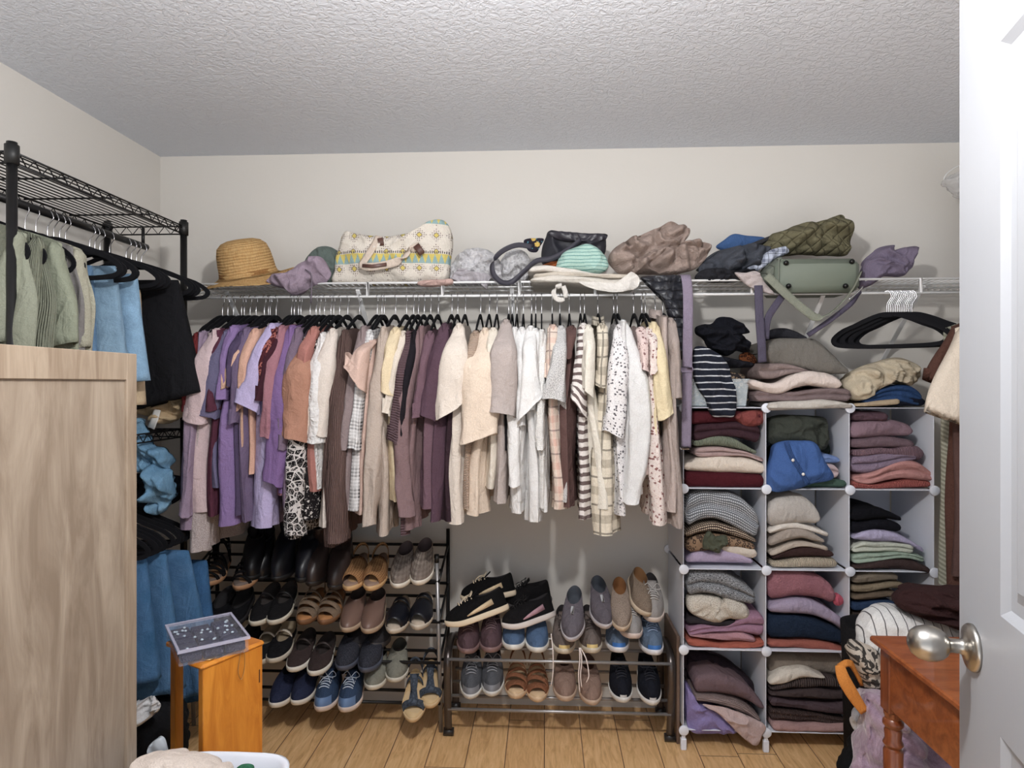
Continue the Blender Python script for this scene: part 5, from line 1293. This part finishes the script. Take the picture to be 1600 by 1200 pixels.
MB().tube(spline([at(1217, 403, 2.438), at(1216, 456, 2.438), at(1346, 458, 2.438), at(1347, 403, 2.438), at(1217, 403, 2.438)][:2], 2), .002, 6).build('piping', fab((130, 136, 122)), du)
MB().ribbon(spline([at(1198, 430, 2.43), at(1216, 448, 2.42), at(1240, 470, 2.42), at(1262, 488, 2.42), at(1276, 496, 2.42), at(1296, 490, 2.42), at(1318, 470, 2.42), at(1334, 448, 2.42), at(1345, 425, 2.43)], 40), [( .6, .0, .8) if i < 22 else (.2, 1., .2) for i in range(40)], [.03] * 18 + [.03 - .002 * i for i in range(6)] + [.018] * 16, .003).build('shoulder_strap', fab((130, 134, 118)), du)
MB().tube(spline([at(1348, 448, 2.425), at(1342, 455, 2.42), at(1334, 462, 2.42), at(1326, 468, 2.42)], 10), .003, 8).build('clasp', M_chrome, du)
# purple straps and bag
pb = thing('backpack', 'purple grey soft bag at the right end of the pile with long straps', 'bag', (at(1385, 440, 2.6)[0], 2.6, S0))
MPu = fab((120, 108, 132))
heap('bag_body', None, None, [(1342, 450), (1346, 425), (1350, 408), (1362, 396), (1376, 386), (1392, 384), (1392, 392), (1410, 388), (1428, 387), (1427, 404), (1418, 424), (1406, 433), (1380, 432), (1360, 446)], 2.58, D=.05, Db=.07, mat=MPu, parent=pb, wr=.014, wf=14)
MPs = fab((84, 78, 98))
MB().ribbon(spline([at(1185, 446, 2.435), at(1187, 500, 2.43), at(1190, 540, 2.43), at(1191, 566, 2.44)], 14), (1, 0, 0), .030, .005).build('hanging_strap', MPs, pb)
MB().ribbon(spline([at(1228, 455, 2.47), at(1210, 480, 2.45), at(1199, 500, 2.45), at(1196, 530, 2.46)], 14), (1, 0, 0), .026, .004).build('hanging_strap', MPs, pb)
MB().ribbon(spline([at(1345, 455, 2.45), at(1330, 474, 2.44), at(1300, 498, 2.45), at(1262, 524, 2.48)], 16), (.5, 0, 1), .018, .004).build('hanging_strap', MPs, pb)

# bunch of empty hangers facing the room
for k in range(15):
    hx = at(1386 + k * 2.8, 462, RY)[0]
    make_hanger((hx, RY, RZ), math.radians(-34 + 7 * math.sin(k * 1.3 + .5)), 'empty black velvet hanger in the tight bunch at the right end of the shelf', 'empty hangers bunched at the right', hook_h=.085, tilt=0)

# ---- left wire rack
LR = thing('wire_rack', 'black wire clothes rack along the left wall', 'rack', (-1.55, 2.07, 0))
X0r, X1r, Y0r, Y1r = -1.70, -1.395, 1.63, 2.44
zt2 = 2.005
for X in (X0r, X1r):
    for Y in (Y0r, Y1r):
        MB().tube([(X, Y, 0), (X, Y, zt2 + .03)], .0125, 16).build('post', M_black_metal, LR)
        MB().tube([(X, Y, zt2 - .028), (X, Y, zt2 + .022)], .017, 16).build('collar', plain('black_collar', (22, 22, 22), .5), LR)
for z in (.12, zt2 - .40 * 2, zt2):
    z = 1.22 if abs(z - (zt2 - .8)) < 1e-6 else z
    m = MB()
    for q in range(13):
        x = X0r + (X1r - X0r) * (q + .5) / 13
        m.tube([(x, Y0r, z + .004), (x, Y1r, z + .004)], .0022, 5)
    for q in range(1, 4):
        y = Y0r + (Y1r - Y0r) * q / 4; m.tube([(X0r, y, z), (X1r, y, z)], .003, 6)
    m.build('shelf_wires', M_black_metal, LR)
    m = MB()
    for (a, b) in (((X0r, Y0r), (X1r, Y0r)), ((X1r, Y0r), (X1r, Y1r)), ((X1r, Y1r), (X0r, Y1r)), ((X0r, Y1r), (X0r, Y0r))):
        a = np.array(a); b = np.array(b); L = np.linalg.norm(b - a); nseg = max(4, int(L / .05)) * 2
        m.tube([(*a, z + .006), (*b, z + .006)], .003, 6); m.tube([(*a, z - .024), (*b, z - .024)], .003, 6)
        P = [(*(a + (b - a) * q / nseg), z + (.006 if q % 2 else -.024)) for q in range(nseg + 1)]
        m.tube(P, .002, 5)
    m.build('shelf_truss', M_black_metal, LR)
RX = -1.525; RZ2 = 1.925
def rod(z):
    MB().tube([(RX, Y0r - .02, z), (RX, Y1r - .03, z)], .012, 14).build('hanging_rod', M_black_metal, LR)
    for y in (Y0r + .05, Y1r - .05): MB().tube([(RX, y, z), (RX, y, z + .07)], .006, 8).build('rod_hook', M_black_metal, LR)
rod(RZ2); rod(1.02)
LG = 'hangers on the left rack'
def lgarm(nm, label, col, Y, tipx, hem, tops=1.80, half=.15, pat='plain', c2=None, th=.02, sl=None, cat='top', s=1., z0=None, sw=.05, hang=True, xl=None, hh=None):
    "garment on the left rack: seen from its front, hangs in the X-Z plane"
    mat = fab(col, pat, c2, None, s); seed = random.random() * 50
    cx = RX; J, n = 26, 48; P = np.zeros((J, n, 3))
    zh = hem
    for j in range(J):
        t = j / (J - 1); W = half + .03 * sstep(0, .4, t) + .006 * math.sin(9 * t + seed)
        for i in range(n):
            a = 2 * PI * i / n; c, sn = math.cos(a), math.sin(a); q = math.copysign(abs(c) ** .8, c)
            zt = tops + .05 * (1 - abs(q)) ** .8 - .018 * max(0, 1 - abs(q) / .3)
            z = zt + (zh + .01 * math.sin(3 * q + seed) - zt) * t
            y = Y + sn * (.008 + th * sstep(0, .6, t)) + nz(q * 3 + seed, z * 2.2, seed) * .03 * min(1, 2 * t) + nz(q * 9, z * 4, seed) * .01
            P[j, i] = (cx + q * W + (tipx if q > 0 else 0) * sstep(0, 1, t) * q, y, z)
    m = MB().grid(P, wrap=True, useam=seed % 1)
    if sl:
        ex, ez, hw = sl; S = np.zeros((16, 20, 3)); A = (cx + half - .015, Y - .012, tops)
        for j in range(16):
            t = j / 15; X = A[0] + (ex - A[0]) * t; z = A[2] + (ez - A[2]) * t; w = sw * .4 + (hw - sw * .4) * sstep(0, .8, t)
            if j == 0: w *= .4
            for i in range(20):
                a = 2 * PI * i / 20
                S[j, i] = (X + w * math.cos(a), A[1] - .012 * t + .026 * math.sin(a) * (.5 if j == 0 else 1) + nz(a, z * 9, seed) * .012, z + .25 * w * math.cos(a))
        rows = list(S); c_ = S[-1].mean(0); rows += [c_ + (S[-1] - c_) * .92, c_ + (S[-1] - c_) * .9 + np.array((0, 0, .05))]
        m.grid(np.array(rows), wrap=True, cap0=True)
    o = m.build(nm, mat, loc=(cx, Y, zh)); tag(o, label, cat, 'clothes on the left rack')
    if hang: make_hanger((RX, Y, RZ2), .06 * math.sin(seed), 'velvet hanger holding the ' + label, LG, scale=.84)
lgarm('sage_pullover', 'pale sage sweatshirt, leftmost on the left rack', (142, 146, 126), 1.66, 0, 1.30, sl=(-1.46, 1.50, .06), cat='sweater')
lgarm('sage_pullover', 'sage cardigan with a ribbed button band', (134, 138, 118), 1.72, .0, 1.28, pat='rib', sl=(-1.44, 1.44, .05), cat='cardigan')
lgarm('sage_pullover', 'sage green tee with a wide rounded sleeve on the left rack', (140, 146, 124), 1.78, .01, 1.30, sl=(-1.385, 1.50, .075), cat='tee', s=.6)
lgarm('grey_tee', 'grey tee between sage and cream on the left rack', (128, 124, 122), 1.83, .0, 1.32, cat='tee')
lgarm('cream_sweater', 'cream bouclé sweater with a fluffy sleeve on the left rack', (196, 192, 168), 1.87, .0, 1.34, pat='fuzzy', sl=(-1.385, 1.50, .045), cat='sweater')
for k, y in enumerate((1.915, 1.94, 1.965, 1.99, 2.10, 2.125, 2.15, 2.20, 2.29, 2.32, 2.35, 2.38)):
    make_hanger((RX, y, RZ2), (.05, -.12, .10, -.05, .14, -.09, .03, -.14, .05, .16, -.1, .22)[k], 'black velvet hanger holding folded trousers or empty on the left rack', 'trouser hangers on the left rack', scale=1.28)
def trousers(nm, label, col, Y, x0, x1, ztop, zhem, pat='denim', c2=None, th=.03, cat='jeans', tilt=0., n_legs=1):
    "trousers folded over a hanger bar"
    mat = fab(col, pat, c2); seed = random.random() * 50; J, n = 24, 40; P = np.zeros((J, n, 3))
    for j in range(J):
        t = j / (J - 1)
        for i in range(n):
            a = 2 * PI * i / n; c, sn = math.cos(a), math.sin(a); q = math.copysign(abs(c) ** .65, c); u = (q + 1) / 2
            X = x0 + (x1 - x0) * u + (q * .02 + tilt) * t; z = ztop + (zhem + tilt * 1.2 * (u - .5) - ztop) * t
            k = 1 if t > .04 else .35
            y = Y + math.copysign(abs(sn) ** .7, sn) * (.010 + th * (.4 + .6 * t)) * k + nz(u * 5 + seed, z * 4, seed) * .02 * t
            P[j, i] = (X, y, z)
    m = MB().grid(P, wrap=True, cap0=True, cap1=True)
    o = m.build(nm, mat, loc=((x0 + x1) / 2, Y, zhem)); return tag(o, label, cat, 'trousers on the left rack')
trousers('jeans', 'mid blue jeans folded over a hanger, first pair', (84, 118, 152), 1.95, -1.66, -1.41, 1.77, 1.38)
trousers('jeans', 'light blue jeans with stitched pocket folded over a hanger', (116, 150, 178), 1.99, -1.60, -1.36, 1.775, 1.34, c2=(140, 178, 206), tilt=.03)
trousers('jeans', 'light blue jeans whose hem shows beside the cabinet top', (112, 148, 178), 2.05, -1.60, -1.33, 1.76, 1.40, tilt=.02)
trousers('trousers', 'beige trousers folded on a hanger behind the light jeans', (202, 176, 140), 2.13, -1.60, -1.37, 1.72, 1.33, 'plain', cat='trousers')
trousers('trousers', 'big black jeans folded over a hanger at the corner post', (24, 24, 28), 2.24, -1.60, -1.30, 1.77, 1.33, 'plain', cat='trousers', tilt=.07, th=.045)
p = at(243, 617, 2.20)
tag(MB().box((p[0] - .008, 2.195, p[2] - .01), (p[0] + .008, 2.198, p[2] + .01), .0005, None).build('care_label', plain('label_white', (206, 204, 200), .7)), 'small white care label on the hem of the black jeans', 'label')
heap('trousers', 'tan trousers waistband crumpled below the black jeans', (188, 160, 120), [(214, 610), (228, 626), (250, 634), (275, 626), (294, 618), (293, 646), (285, 652), (262, 662), (242, 656), (226, 648), (214, 640)], 2.32, .05, .07, cat='trousers', group='trousers on the left rack', wr=.02, wf=18)
p = at(241, 656, 2.25)
tag(MB().ribbon([at(246, 640, 2.255), at(242, 654, 2.25), at(236, 669, 2.25)], (1, 0, 0), .026, .0008).build('care_label', plain('label_white', (206, 204, 200), .7)), 'white printed care label hanging from the tan trousers', 'label')
heap('denim_shirt', 'light blue denim shirt knotted and hanging from the middle rack shelf', (96, 146, 184), [(214, 655), (226, 660), (238, 680), (244, 695), (262, 700), (268, 716), (264, 730), (272, 742), (272, 775), (262, 790), (252, 802), (240, 800), (238, 770), (230, 740), (214, 728), (206, 690)], 2.27, .05, .05, 'denim', (136, 182, 214), cat='shirt', group=None, wr=.034, wf=18, n=90, R=22, puff=1)
heap('jeans', 'dark folded cloth lying on the middle rack shelf behind the knotted shirt', (34, 40, 52), [(206, 745), (240, 740), (285, 745), (290, 770), (262, 790), (206, 800)], 2.40, .05, .03, 'denim', cat='cloth')
for k in range(8):
    make_hanger((RX + .01, 2.06 + .035 * k, 1.02), .05 + .05 * math.sin(k * 1.7), 'black velvet hanger on the lower rod of the left rack', 'hangers on the lower rod', scale=1.15)
trousers('jeans', 'mid blue jeans hanging full length on the lower rod', (52, 104, 152), 2.10, -1.62, -1.33, .82, .40, c2=(80, 126, 178), tilt=.03, th=.03)
trousers('jeans', 'blue jeans behind the first pair on the lower rod', (60, 112, 158), 2.18, -1.60, -1.31, .81, .32, c2=(88, 134, 184), tilt=.05, th=.03)
trousers('jeans', 'wide blue jeans reaching past the corner post on the lower rod', (58, 108, 156), 2.27, -1.58, -1.28, .80, .26, c2=(86, 132, 182), tilt=.09, th=.03)
trousers('jeans', 'dark blue jeans bundled low behind the orange cabinet', (48, 92, 140), 2.36, -1.60, -1.26, .74, .22, tilt=.03, th=.04)
heap('garment_bag', 'dark cloth bundle on the floor under the left rack', (26, 26, 30), [(206, 1110), (240, 1085), (280, 1100), (290, 1150), (280, 1190), (206, 1200)], 2.2, .15, .10, cat='cloth')
heap('plastic_bag', 'crumpled white plastic bag beside the tall cabinet', (222, 222, 224), [(205, 1102), (225, 1092), (240, 1088), (251, 1100), (246, 1112), (232, 1124), (216, 1132), (205, 1130)], 2.05, .03, .04, cat='plastic bag', wr=.02, wf=30)

# ---- tall cabinet in the left foreground
cab = thing('cabinet', 'tall greyish wood grain cabinet in the left foreground', 'cabinet', (-1.12, 1.1, 0))
WD = wood('grey_wood_grain', (162, 148, 132), (128, 113, 98), (3.2, 3.2, .55), .5)
WD2 = wood('grey_wood_edge', (160, 144, 126), (132, 115, 98), (6, 6, .8), .5)
fx = -.905; a = atx(213, 553, fx); Yf_ = a[1]; zc_ = a[2]
MB().box((-1.38, .55, 0), (fx - .006, Yf_, zc_ - .018), .001).build('cabinet_body', WD, cab, smooth=False)
MB().box((-1.385, .545, zc_ - .018), (fx - .0085, Yf_ + .002, zc_), .001).build('top_board', WD2, cab, smooth=False)
MB().box((fx - .008, Yf_ - .032, 0), (fx, Yf_ + .002, zc_), .001).build('corner_stile', WD2, cab, smooth=False)
MB().box((fx - .008, .548, zc_ - .058), (fx, Yf_ - .032, zc_), .001).build('top_rail', WD2, cab, smooth=False)
MB().box((fx - .008, .548, 0), (fx, .59, zc_ - .058), .0015).build('corner_stile', WD2, cab, smooth=False)

# ---- small orange wooden stand with a bead box on it
st_ = thing('wooden_stand', 'small orange oak stand with a wide panel and a thin post', 'stand', (-.90, 1.70, 0))
WO = wood('orange_oak', (214, 140, 52), (188, 112, 34), (6, 6, .9), .35, coat=.3, str_=.6)
h = .70; ax = np.array((.458, .889)); bx_ = np.array((-.889, .458))
P1 = np.array((-.848, 1.570))
def slab(o, u0, u1, v0, v1, z0, z1, bev=.003):
    M = Matrix(((ax[0], bx_[0], 0, o[0]), (ax[1], bx_[1], 0, o[1]), (0, 0, 1, 0), (0, 0, 0, 1)))
    return MB().box((u0, v0, z0), (u1, v1, z1), bev, M)
slab(P1, 0, .178, 0, .020, 0, h - .012, .002).build('side_panel', WO, st_, smooth=False)
slab(P1, .052, .076, .196, .22, 0, h - .012, .002).build('post', WO, st_, smooth=False)
slab(P1, .04, .09, .0, .222, h - .014, h, .003).build('top_rail', WO, st_, smooth=False)
slab(P1, -.006, .184, -.004, .060, h - .014, h, .006).build('top_board', WO, st_, smooth=False)
slab(P1, .058, .070, .02, .20, .06, .09, .002).build('rear_rail', WO, st_, smooth=False)
slab(P1, .1655, .1685, -.001, .001, h - .11, h - .075, 0).build('slot', plain('slot_dark', (70, 36, 20), .8), st_, smooth=False)
bb = thing('bead_box', 'clear plastic compartment box of dark beads on the orange stand', 'box', (-.85, 1.68, h))
def c2r(l, d): return np.array((l * CS - d * SN, l * SN + d * CS))
bA, bB, bD = c2r(-.822, 1.596), c2r(-.690, 1.69), c2r(-.922, 1.775)
bu = (bB - bA) / np.linalg.norm(bB - bA); bv = np.array((-bu[1], bu[0])); bw, bl = .163, .212
MCl = plain('clear_box_plastic', (224, 224, 238), .06, alpha=.05, spec=.6)
Mb = Matrix(((bu[0], bv[0], 0, bA[0]), (bu[1], bv[1], 0, bA[1]), (0, 0, 1, h + .001), (0, 0, 0, 1)))
for (q0, q1) in (((0, 0, 0), (bw, bl, .003)), ((0, 0, 0), (bw, .002, .034)), ((0, bl - .002, 0), (bw, bl, .034)), ((0, 0, 0), (.002, bl, .034)), ((bw - .002, 0, 0), (bw, bl, .034))):
    MB().box(q0, q1, 0, Mb).build('box_wall', MCl, bb, smooth=False)
m = MB(); r5 = random.Random(3)
for i in range(3):
    for j in range(5):
        m.box((.005 + i * .052, .005 + j * .041, .004), (.053 + i * .052, .042 + j * .041, .022 + .006 * r5.random()), .003, Mb)
m.build('bead_fill', plain('navy_beads', (22, 26, 56), .3, bump=(220, 1., .008)), bb, kind='stuff', smooth=False)
m = MB()
for k in range(26):
    u, v = r5.uniform(.01, bw - .01), r5.uniform(.01, bl - .01); p = Mb @ Vector((u, v, .028))
    m.lathe([(0, -.003), (.003, -.002), (.0042, 0), (.003, .002), (0, .003)], 8, c=tuple(p))
m.build('pale_beads', plain('pale_beads', (176, 190, 200), .2), bb, kind='stuff')
MB().box((-.002, -.002, .034), (bw + .002, bl + .002, .037), .001, Mb).build('box_lid', MCl, bb, smooth=False)
rows = [[np.array(Mb @ Vector(p)) for p in ((-e, -e, z), (bw + e, -e, z), (bw + e, bl + e, z), (-e, bl + e, z))] for e, z in ((.001, .032), (.004, .033), (.004, .040), (-.002, .040), (-.002, .0375))]
MB().grid(np.array(rows), wrap=True).build('lid_rim', plain('clear_rim', (190, 188, 206), .12, alpha=.7), bb, smooth=False)
rg = P1 + ax * .03 + bx_ * .02
m = MB().tube([(rg[0] + .014 * math.cos(a), rg[1] + .014 * math.sin(a), h + .003) for a in np.linspace(0, 2 * PI, 24)], .0018, 6)
m.tube(spline([(rg[0] + .014, rg[1], h + .003), (*(P1 + ax * .09 + bx_ * .02), h + .004), (*(P1 + ax * .11 - bx_ * .006), h + .002), (*(P1 + ax * .115 - bx_ * .008), h - .04), (*(P1 + ax * .105 - bx_ * .008), h - .075), (*(P1 + ax * .095 - bx_ * .008), h - .05), (*(P1 + ax * .105 - bx_ * .006), h + .001)], 40), .0009, 5)
tag(m.build('necklace', plain('gold_chain', (196, 160, 110), .3, .9)), 'fine chain necklace with ring pendant on the orange stand', 'necklace')

# ---- white basket at the bottom left
bk = thing('laundry_basket', 'white plastic basket at the bottom edge holding bagged clothes', 'basket', tuple(at(335, 1200, 1.30) * np.array((1, 1, 0)) + np.array((0, 0, .35))))
bc_ = at(300, 1262, 1.32); zb_ = bc_[2]
rows = []
def rr(hx, hy, z, k=40):
    out = []
    for q in range(k):
        a = 2 * PI * q / k; e = 2 / 4.5
        out.append((bc_[0] + hx * math.copysign(abs(math.cos(a)) ** e, math.cos(a)), bc_[1] + hy * math.copysign(abs(math.sin(a)) ** e, math.sin(a)), z))
    return out
for hx, hy, z in ((.11, .15, zb_ - .24), (.125, .17, zb_ - .235), (.14, .19, zb_ - .02), (.155, .205, zb_ - .012), (.157, .207, zb_), (.150, .20, zb_ + .003), (.143, .193, zb_ - .004), (.135, .183, zb_ - .03), (.12, .165, zb_ - .225), (.1, .14, zb_ - .23)):
    rows.append(rr(hx, hy, z))
MB().grid(np.array(rows), wrap=True, cap0=True, cap1=True).build('basket_body', M_white_plastic, bk)
sup = thing('storage_box', 'white storage box hidden below the white basket', 'box', (bc_[0], bc_[1], 0))
MB().box((bc_[0] - .12, bc_[1] - .16, 0), (bc_[0] + .12, bc_[1] + .16, zb_ - .245), .01).build('box_body', M_white_plastic, sup)
MB().box((bc_[0] - .125, bc_[1] - .165, zb_ - .262), (bc_[0] + .125, bc_[1] + .165, zb_ - .243), .006).build('box_lid', plain('box_lid_white', (220, 222, 226), .4), sup)
bc2 = heap('bagged_clothes', 'pinkish beige sweater wrapped in clear plastic at the bottom left', (206, 190, 178), [(205, 1198), (225, 1188), (262, 1186), (300, 1194), (330, 1208), (355, 1228), (345, 1290), (260, 1300), (205, 1290)], 1.30, .03, .10, cat='bagged clothes', wr=.010)
heap('plastic_bag', 'clear plastic bag tip sticking up behind the pink bundle', (196, 206, 216), [(232, 1168), (246, 1152), (256, 1150), (262, 1164), (258, 1180), (238, 1180)], 1.42, .01, .01, cat='plastic bag', wr=.008, mat=plain('clear_film', (220, 228, 236), .15, alpha=.4))
heap('green_packet', 'small dark green packet inside the white basket', (42, 104, 72), [(370, 1200), (386, 1194), (396, 1200), (392, 1216), (370, 1220)], 1.36, .01, .02, cat='packet', wr=.003)

# ---- cherry table at the lower right
tb = thing('side_table', 'reddish cherry wood side table with turned legs behind the door', 'table', (1.15, 1.5, 0))
WC = wood('cherry_wood', (150, 84, 44), (116, 58, 28), (1.5, 7, 7), .3, coat=.5)
WC2 = wood('cherry_leg', (136, 74, 40), (98, 48, 26), (9, 9, 1.2), .3, coat=.5)
pt_ = at(1358, 992, 1.73); tx, ty_, tz = pt_[0], 1.73, pt_[2]
TL = .50
m = MB().box((tx, ty_ - TL, tz - .016), (tx + .55, ty_, tz), .004)
m.build('table_top', WC, tb, smooth=False)
MB().box((tx + .012, ty_ - TL + .012, tz - .024), (tx + .538, ty_ - .012, tz - .016), .003).build('top_molding', WC, tb, smooth=False)
z_ap = tz - .165
MB().box((tx + .022, ty_ - TL + .03, z_ap), (tx + .038, ty_ - .03, tz - .024), .002).build('apron', WC, tb, smooth=False)
MB().box((tx + .03, ty_ - .038, z_ap), (tx + .52, ty_ - .022, tz - .024), .002).build('apron', WC, tb, smooth=False)
MB().box((tx + .512, ty_ - TL + .03, z_ap), (tx + .528, ty_ - .03, tz - .024), .002).build('apron', WC, tb, smooth=False)
MB().box((tx + .03, ty_ - TL + .022, z_ap), (tx + .52, ty_ - TL + .038, tz - .024), .002).build('apron', WC, tb, smooth=False)
for lx in (tx + .040, tx + .510):
    for ly in (ty_ - .040, ty_ - TL + .040):
        m = MB().box((lx - .022, ly - .022, z_ap - .012), (lx + .022, ly + .022, tz - .024), .003)
        H = z_ap - .012
        m.lathe([(.012, 0), (.013, .02), (.017, .06), (.021, H * .55), (.023, H - .10), (.018, H - .092), (.024, H - .082), (.019, H - .07), (.021, H - .05), (.018, H - .042), (.0245, H - .034), (.0245, H - .026), (.018, H - .018), (.022, H - .008), (.022, H)], 28, c=(lx, ly, 0))
        m.build('leg', WC2, tb, angle=40)

# ---- pile of clothes behind the table
hm = thing('laundry_hamper', 'black fabric hamper under the clothes pile behind the table', 'hamper', (1.3, 2.29, 0))
m = MB(); rows = []
for (g, z) in ((.9, 0), (1., .0), (1.04, .45), (1.06, .56), (1.0, .56), (.95, .50)):
    rows.append([(1.30 + .24 * g * math.copysign(abs(math.cos(a)) ** .6, math.cos(a)), 2.29 + .13 * g * math.copysign(abs(math.sin(a)) ** .6, math.sin(a)), z) for a in np.linspace(0, 2 * PI, 40, endpoint=False)])
m.grid(np.array(rows), wrap=True, cap0=True, cap1=True); m.build('hamper_body', fab((30, 29, 32)), hm)
PG = 'clothes heaped behind the side table'
heap('faux_fur', 'dark brown faux fur on top of the pile by the door', (66, 38, 38), [(1400, 935), (1412, 922), (1440, 916), (1480, 918), (1530, 922), (1560, 950), (1540, 985), (1500, 984), (1470, 972), (1432, 960), (1406, 950)], 2.05, .09, .12, 'fuzzy', cat='fur', group=PG, wr=.02, aniso=(.5, 2.))
heap('sweater', 'white top with thin dark stripes on the pile by the door', (224, 222, 220), [(1338, 990), (1350, 970), (1362, 956), (1392, 948), (1430, 952), (1470, 962), (1510, 976), (1560, 985), (1560, 1020), (1460, 1030), (1380, 1030), (1345, 1012)], 2.10, .08, .12, 'thin', (60, 56, 60), cat='top', group=PG, wr=.014, wf=9, s=.9)
heap('leopard_top', 'cream and black animal print cloth at the left of the pile', (190, 176, 160), [(1325, 1014), (1334, 1004), (1352, 1006), (1372, 1018), (1375, 1050), (1372, 1085), (1356, 1080), (1340, 1052), (1330, 1030)], 2.06, .05, .08, 'blotch', (28, 26, 28), cat='top', group=PG, wr=.010, s=.7)
m = MB().ribbon(spline([at(1312, 1040, 2.02), at(1318, 1060, 2.0), at(1332, 1085, 1.99), at(1350, 1112, 1.99)], 16), (.75, 0, .35), [.025 + .012 * math.sin(PI * k / 15) for k in range(16)], .008)
m.ribbon(spline([at(1312, 1042, 2.03), at(1324, 1036, 2.04), at(1334, 1042, 2.05), at(1348, 1068, 2.06)], 12), (.6, .5, .3), .02, .008)
tag(m.build('strap', fab((226, 132, 46))), 'bright orange fabric strap looping out of the pile', 'strap')
heap('velvet_robe', 'lavender velvet robe spilling down under the side table', (142, 112, 134), [(1352, 1090), (1372, 1080), (1400, 1090), (1440, 1110), (1500, 1120), (1560, 1130), (1570, 1240), (1450, 1306), (1345, 1306), (1322, 1230), (1338, 1180), (1350, 1140)], 2.00, .13, .10, 'velvet', (182, 154, 176), cat='robe', group=PG, wr=.06, wf=11, n=110, R=30, puff=1)
heap('plastic_bag', 'crumpled white plastic bag between cubes and lavender robe', (222, 222, 226), [(1330, 1118), (1342, 1108), (1352, 1115), (1356, 1135), (1348, 1150), (1334, 1140)], 2.14, .02, .03, cat='plastic bag', wr=.01)
heap('tote', 'black fabric edge on the floor left of the lavender robe', (22, 22, 24), [(1309, 1200), (1322, 1176), (1340, 1148), (1352, 1145), (1352, 1230), (1310, 1240)], 2.12, .03, .05, cat='bag')

# ---- garments of the right hand rail, half hidden by the door
def rgarm(nm, label, col, Y, xt, ztop, xb, zb, pat='plain', c2=None, sleeve=None, cat='top', w=.32, th=.03):
    mat = fab(col, pat, c2); seed = random.random() * 50; J, n = 24, 44; P = np.zeros((J, n, 3))
    for j in range(J):
        t = j / (J - 1); xl_ = xt + (xb - xt) * t
        for i in range(n):
            a = 2 * PI * i / n; c, sn = math.cos(a), math.sin(a); q = math.copysign(abs(c) ** .8, c); u = (q + 1) / 2
            zt = ztop + .055 * min(1, u * 2) * (1 if u < .5 else (1 - (u - .5) * 2))
            z = zt + (zb - zt) * t
            P[j, i] = (xl_ + w * u, Y + sn * (.008 + th * sstep(0, .5, t)) + nz(u * 6 + seed, z * 2.5, seed) * .025 * min(1, 2 * t), z)
    m = MB().grid(P, wrap=True)
    if sleeve:
        ex, ez, hw = sleeve; rows = []
        for j in range(14):
            t = j / 13; X = xt + .02 + (ex - xt - .02) * t; z = ztop + (ez - ztop) * t; ww = .02 + (hw - .02) * sstep(0, .9, t)
            if j == 0: ww = .008
            rows.append([(X + ww * math.cos(a), Y - .02 + .026 * math.sin(a) + nz(a, z * 8, seed) * .01, z - .35 * ww * math.cos(a)) for a in np.linspace(0, 2 * PI, 20, endpoint=False)])
        c_ = np.array(rows[-1]).mean(0); rows += [list(c_ + (np.array(rows[-1]) - c_) * .9 + np.array((0, 0, .04)))]
        m.grid(np.array(rows), wrap=True, cap0=True)
    o = m.build(nm, mat, loc=(xt + w / 2, Y, zb)); tag(o, label, cat, 'clothes on the right hand rail')
    make_hanger((xt + .20, Y, RZ), 0., 'velvet hanger holding the ' + label, 'hangers on the right rail', hook_h=.085)
a = at(1470, 560, 2.30); xa_ = a[0]
a1 = at(1462, 700, 2.38)
rgarm('ribbed_dress', 'sage ribbed long dress hanging nearest the cubes', (140, 138, 118), 2.40, at(1474, 600, 2.40)[0], 1.60, at(1466, 900, 2.40)[0], at(1466, 912, 2.40)[2], 'diag', (188, 186, 166), cat='dress')
rgarm('brown_dress', 'long rust brown fuzzy dress beside the open door', (112, 72, 60), 2.32, at(1486, 560, 2.32)[0], 1.60, at(1478, 900, 2.32)[0], at(1480, 925, 2.32)[2], 'fuzzy', sleeve=(at(1462, 600, 2.31)[0], at(1462, 600, 2.31)[2], .05), cat='dress')
rgarm('cream_tee', 'light cream tee with a wide sleeve beside the open door', (220, 204, 184), 2.22, at(1492, 545, 2.22)[0], 1.585, at(1505, 760, 2.22)[0], 1.10, sleeve=(at(1478, 650, 2.20)[0], at(1478, 655, 2.20)[2], .072), cat='tee')
rgarm('dark_top', 'brown top close to the door edge, behind the cream tee', (94, 66, 60), 2.27, at(1490, 560, 2.27)[0], 1.59, at(1488, 800, 2.27)[0], at(1488, 900, 2.27)[2], cat='top')
# wrapped things high on the right hand shelf
bx2 = thing('storage_box', 'narrow white box at the right end of the wire shelf carrying the wrapped bundle', 'box', (1.74, 2.54, DZ + .006))
MB().box((1.645, 2.50, DZ + .006), (XR - .02, 2.58, DZ + .33), .01).build('box_body', M_white_plastic, bx2)
heap('wrapped_bundle', 'clear plastic wrapped bundle high up beside the door edge', (186, 184, 180), [(1474, 284), (1480, 276), (1492, 271), (1510, 268), (1570, 270), (1590, 300), (1540, 314), (1500, 308), (1484, 296)], 2.54, .05, .06, cat='bundle', mat=plain('clear_wrap', (206, 206, 206), .15, alpha=.55, bump=(30, .8, .01)), wr=.02, wf=24)
m = MB().tube(spline([at(1474, 290, 2.56), at(1476, 276, 2.56), at(1486, 266, 2.57), at(1502, 258, 2.58), at(1530, 256, 2.6)], 18), .002, 6)
tag(m.build('wire_loop', M_white_wire), 'thin white wire loop above the wrapped bundle', 'wire')
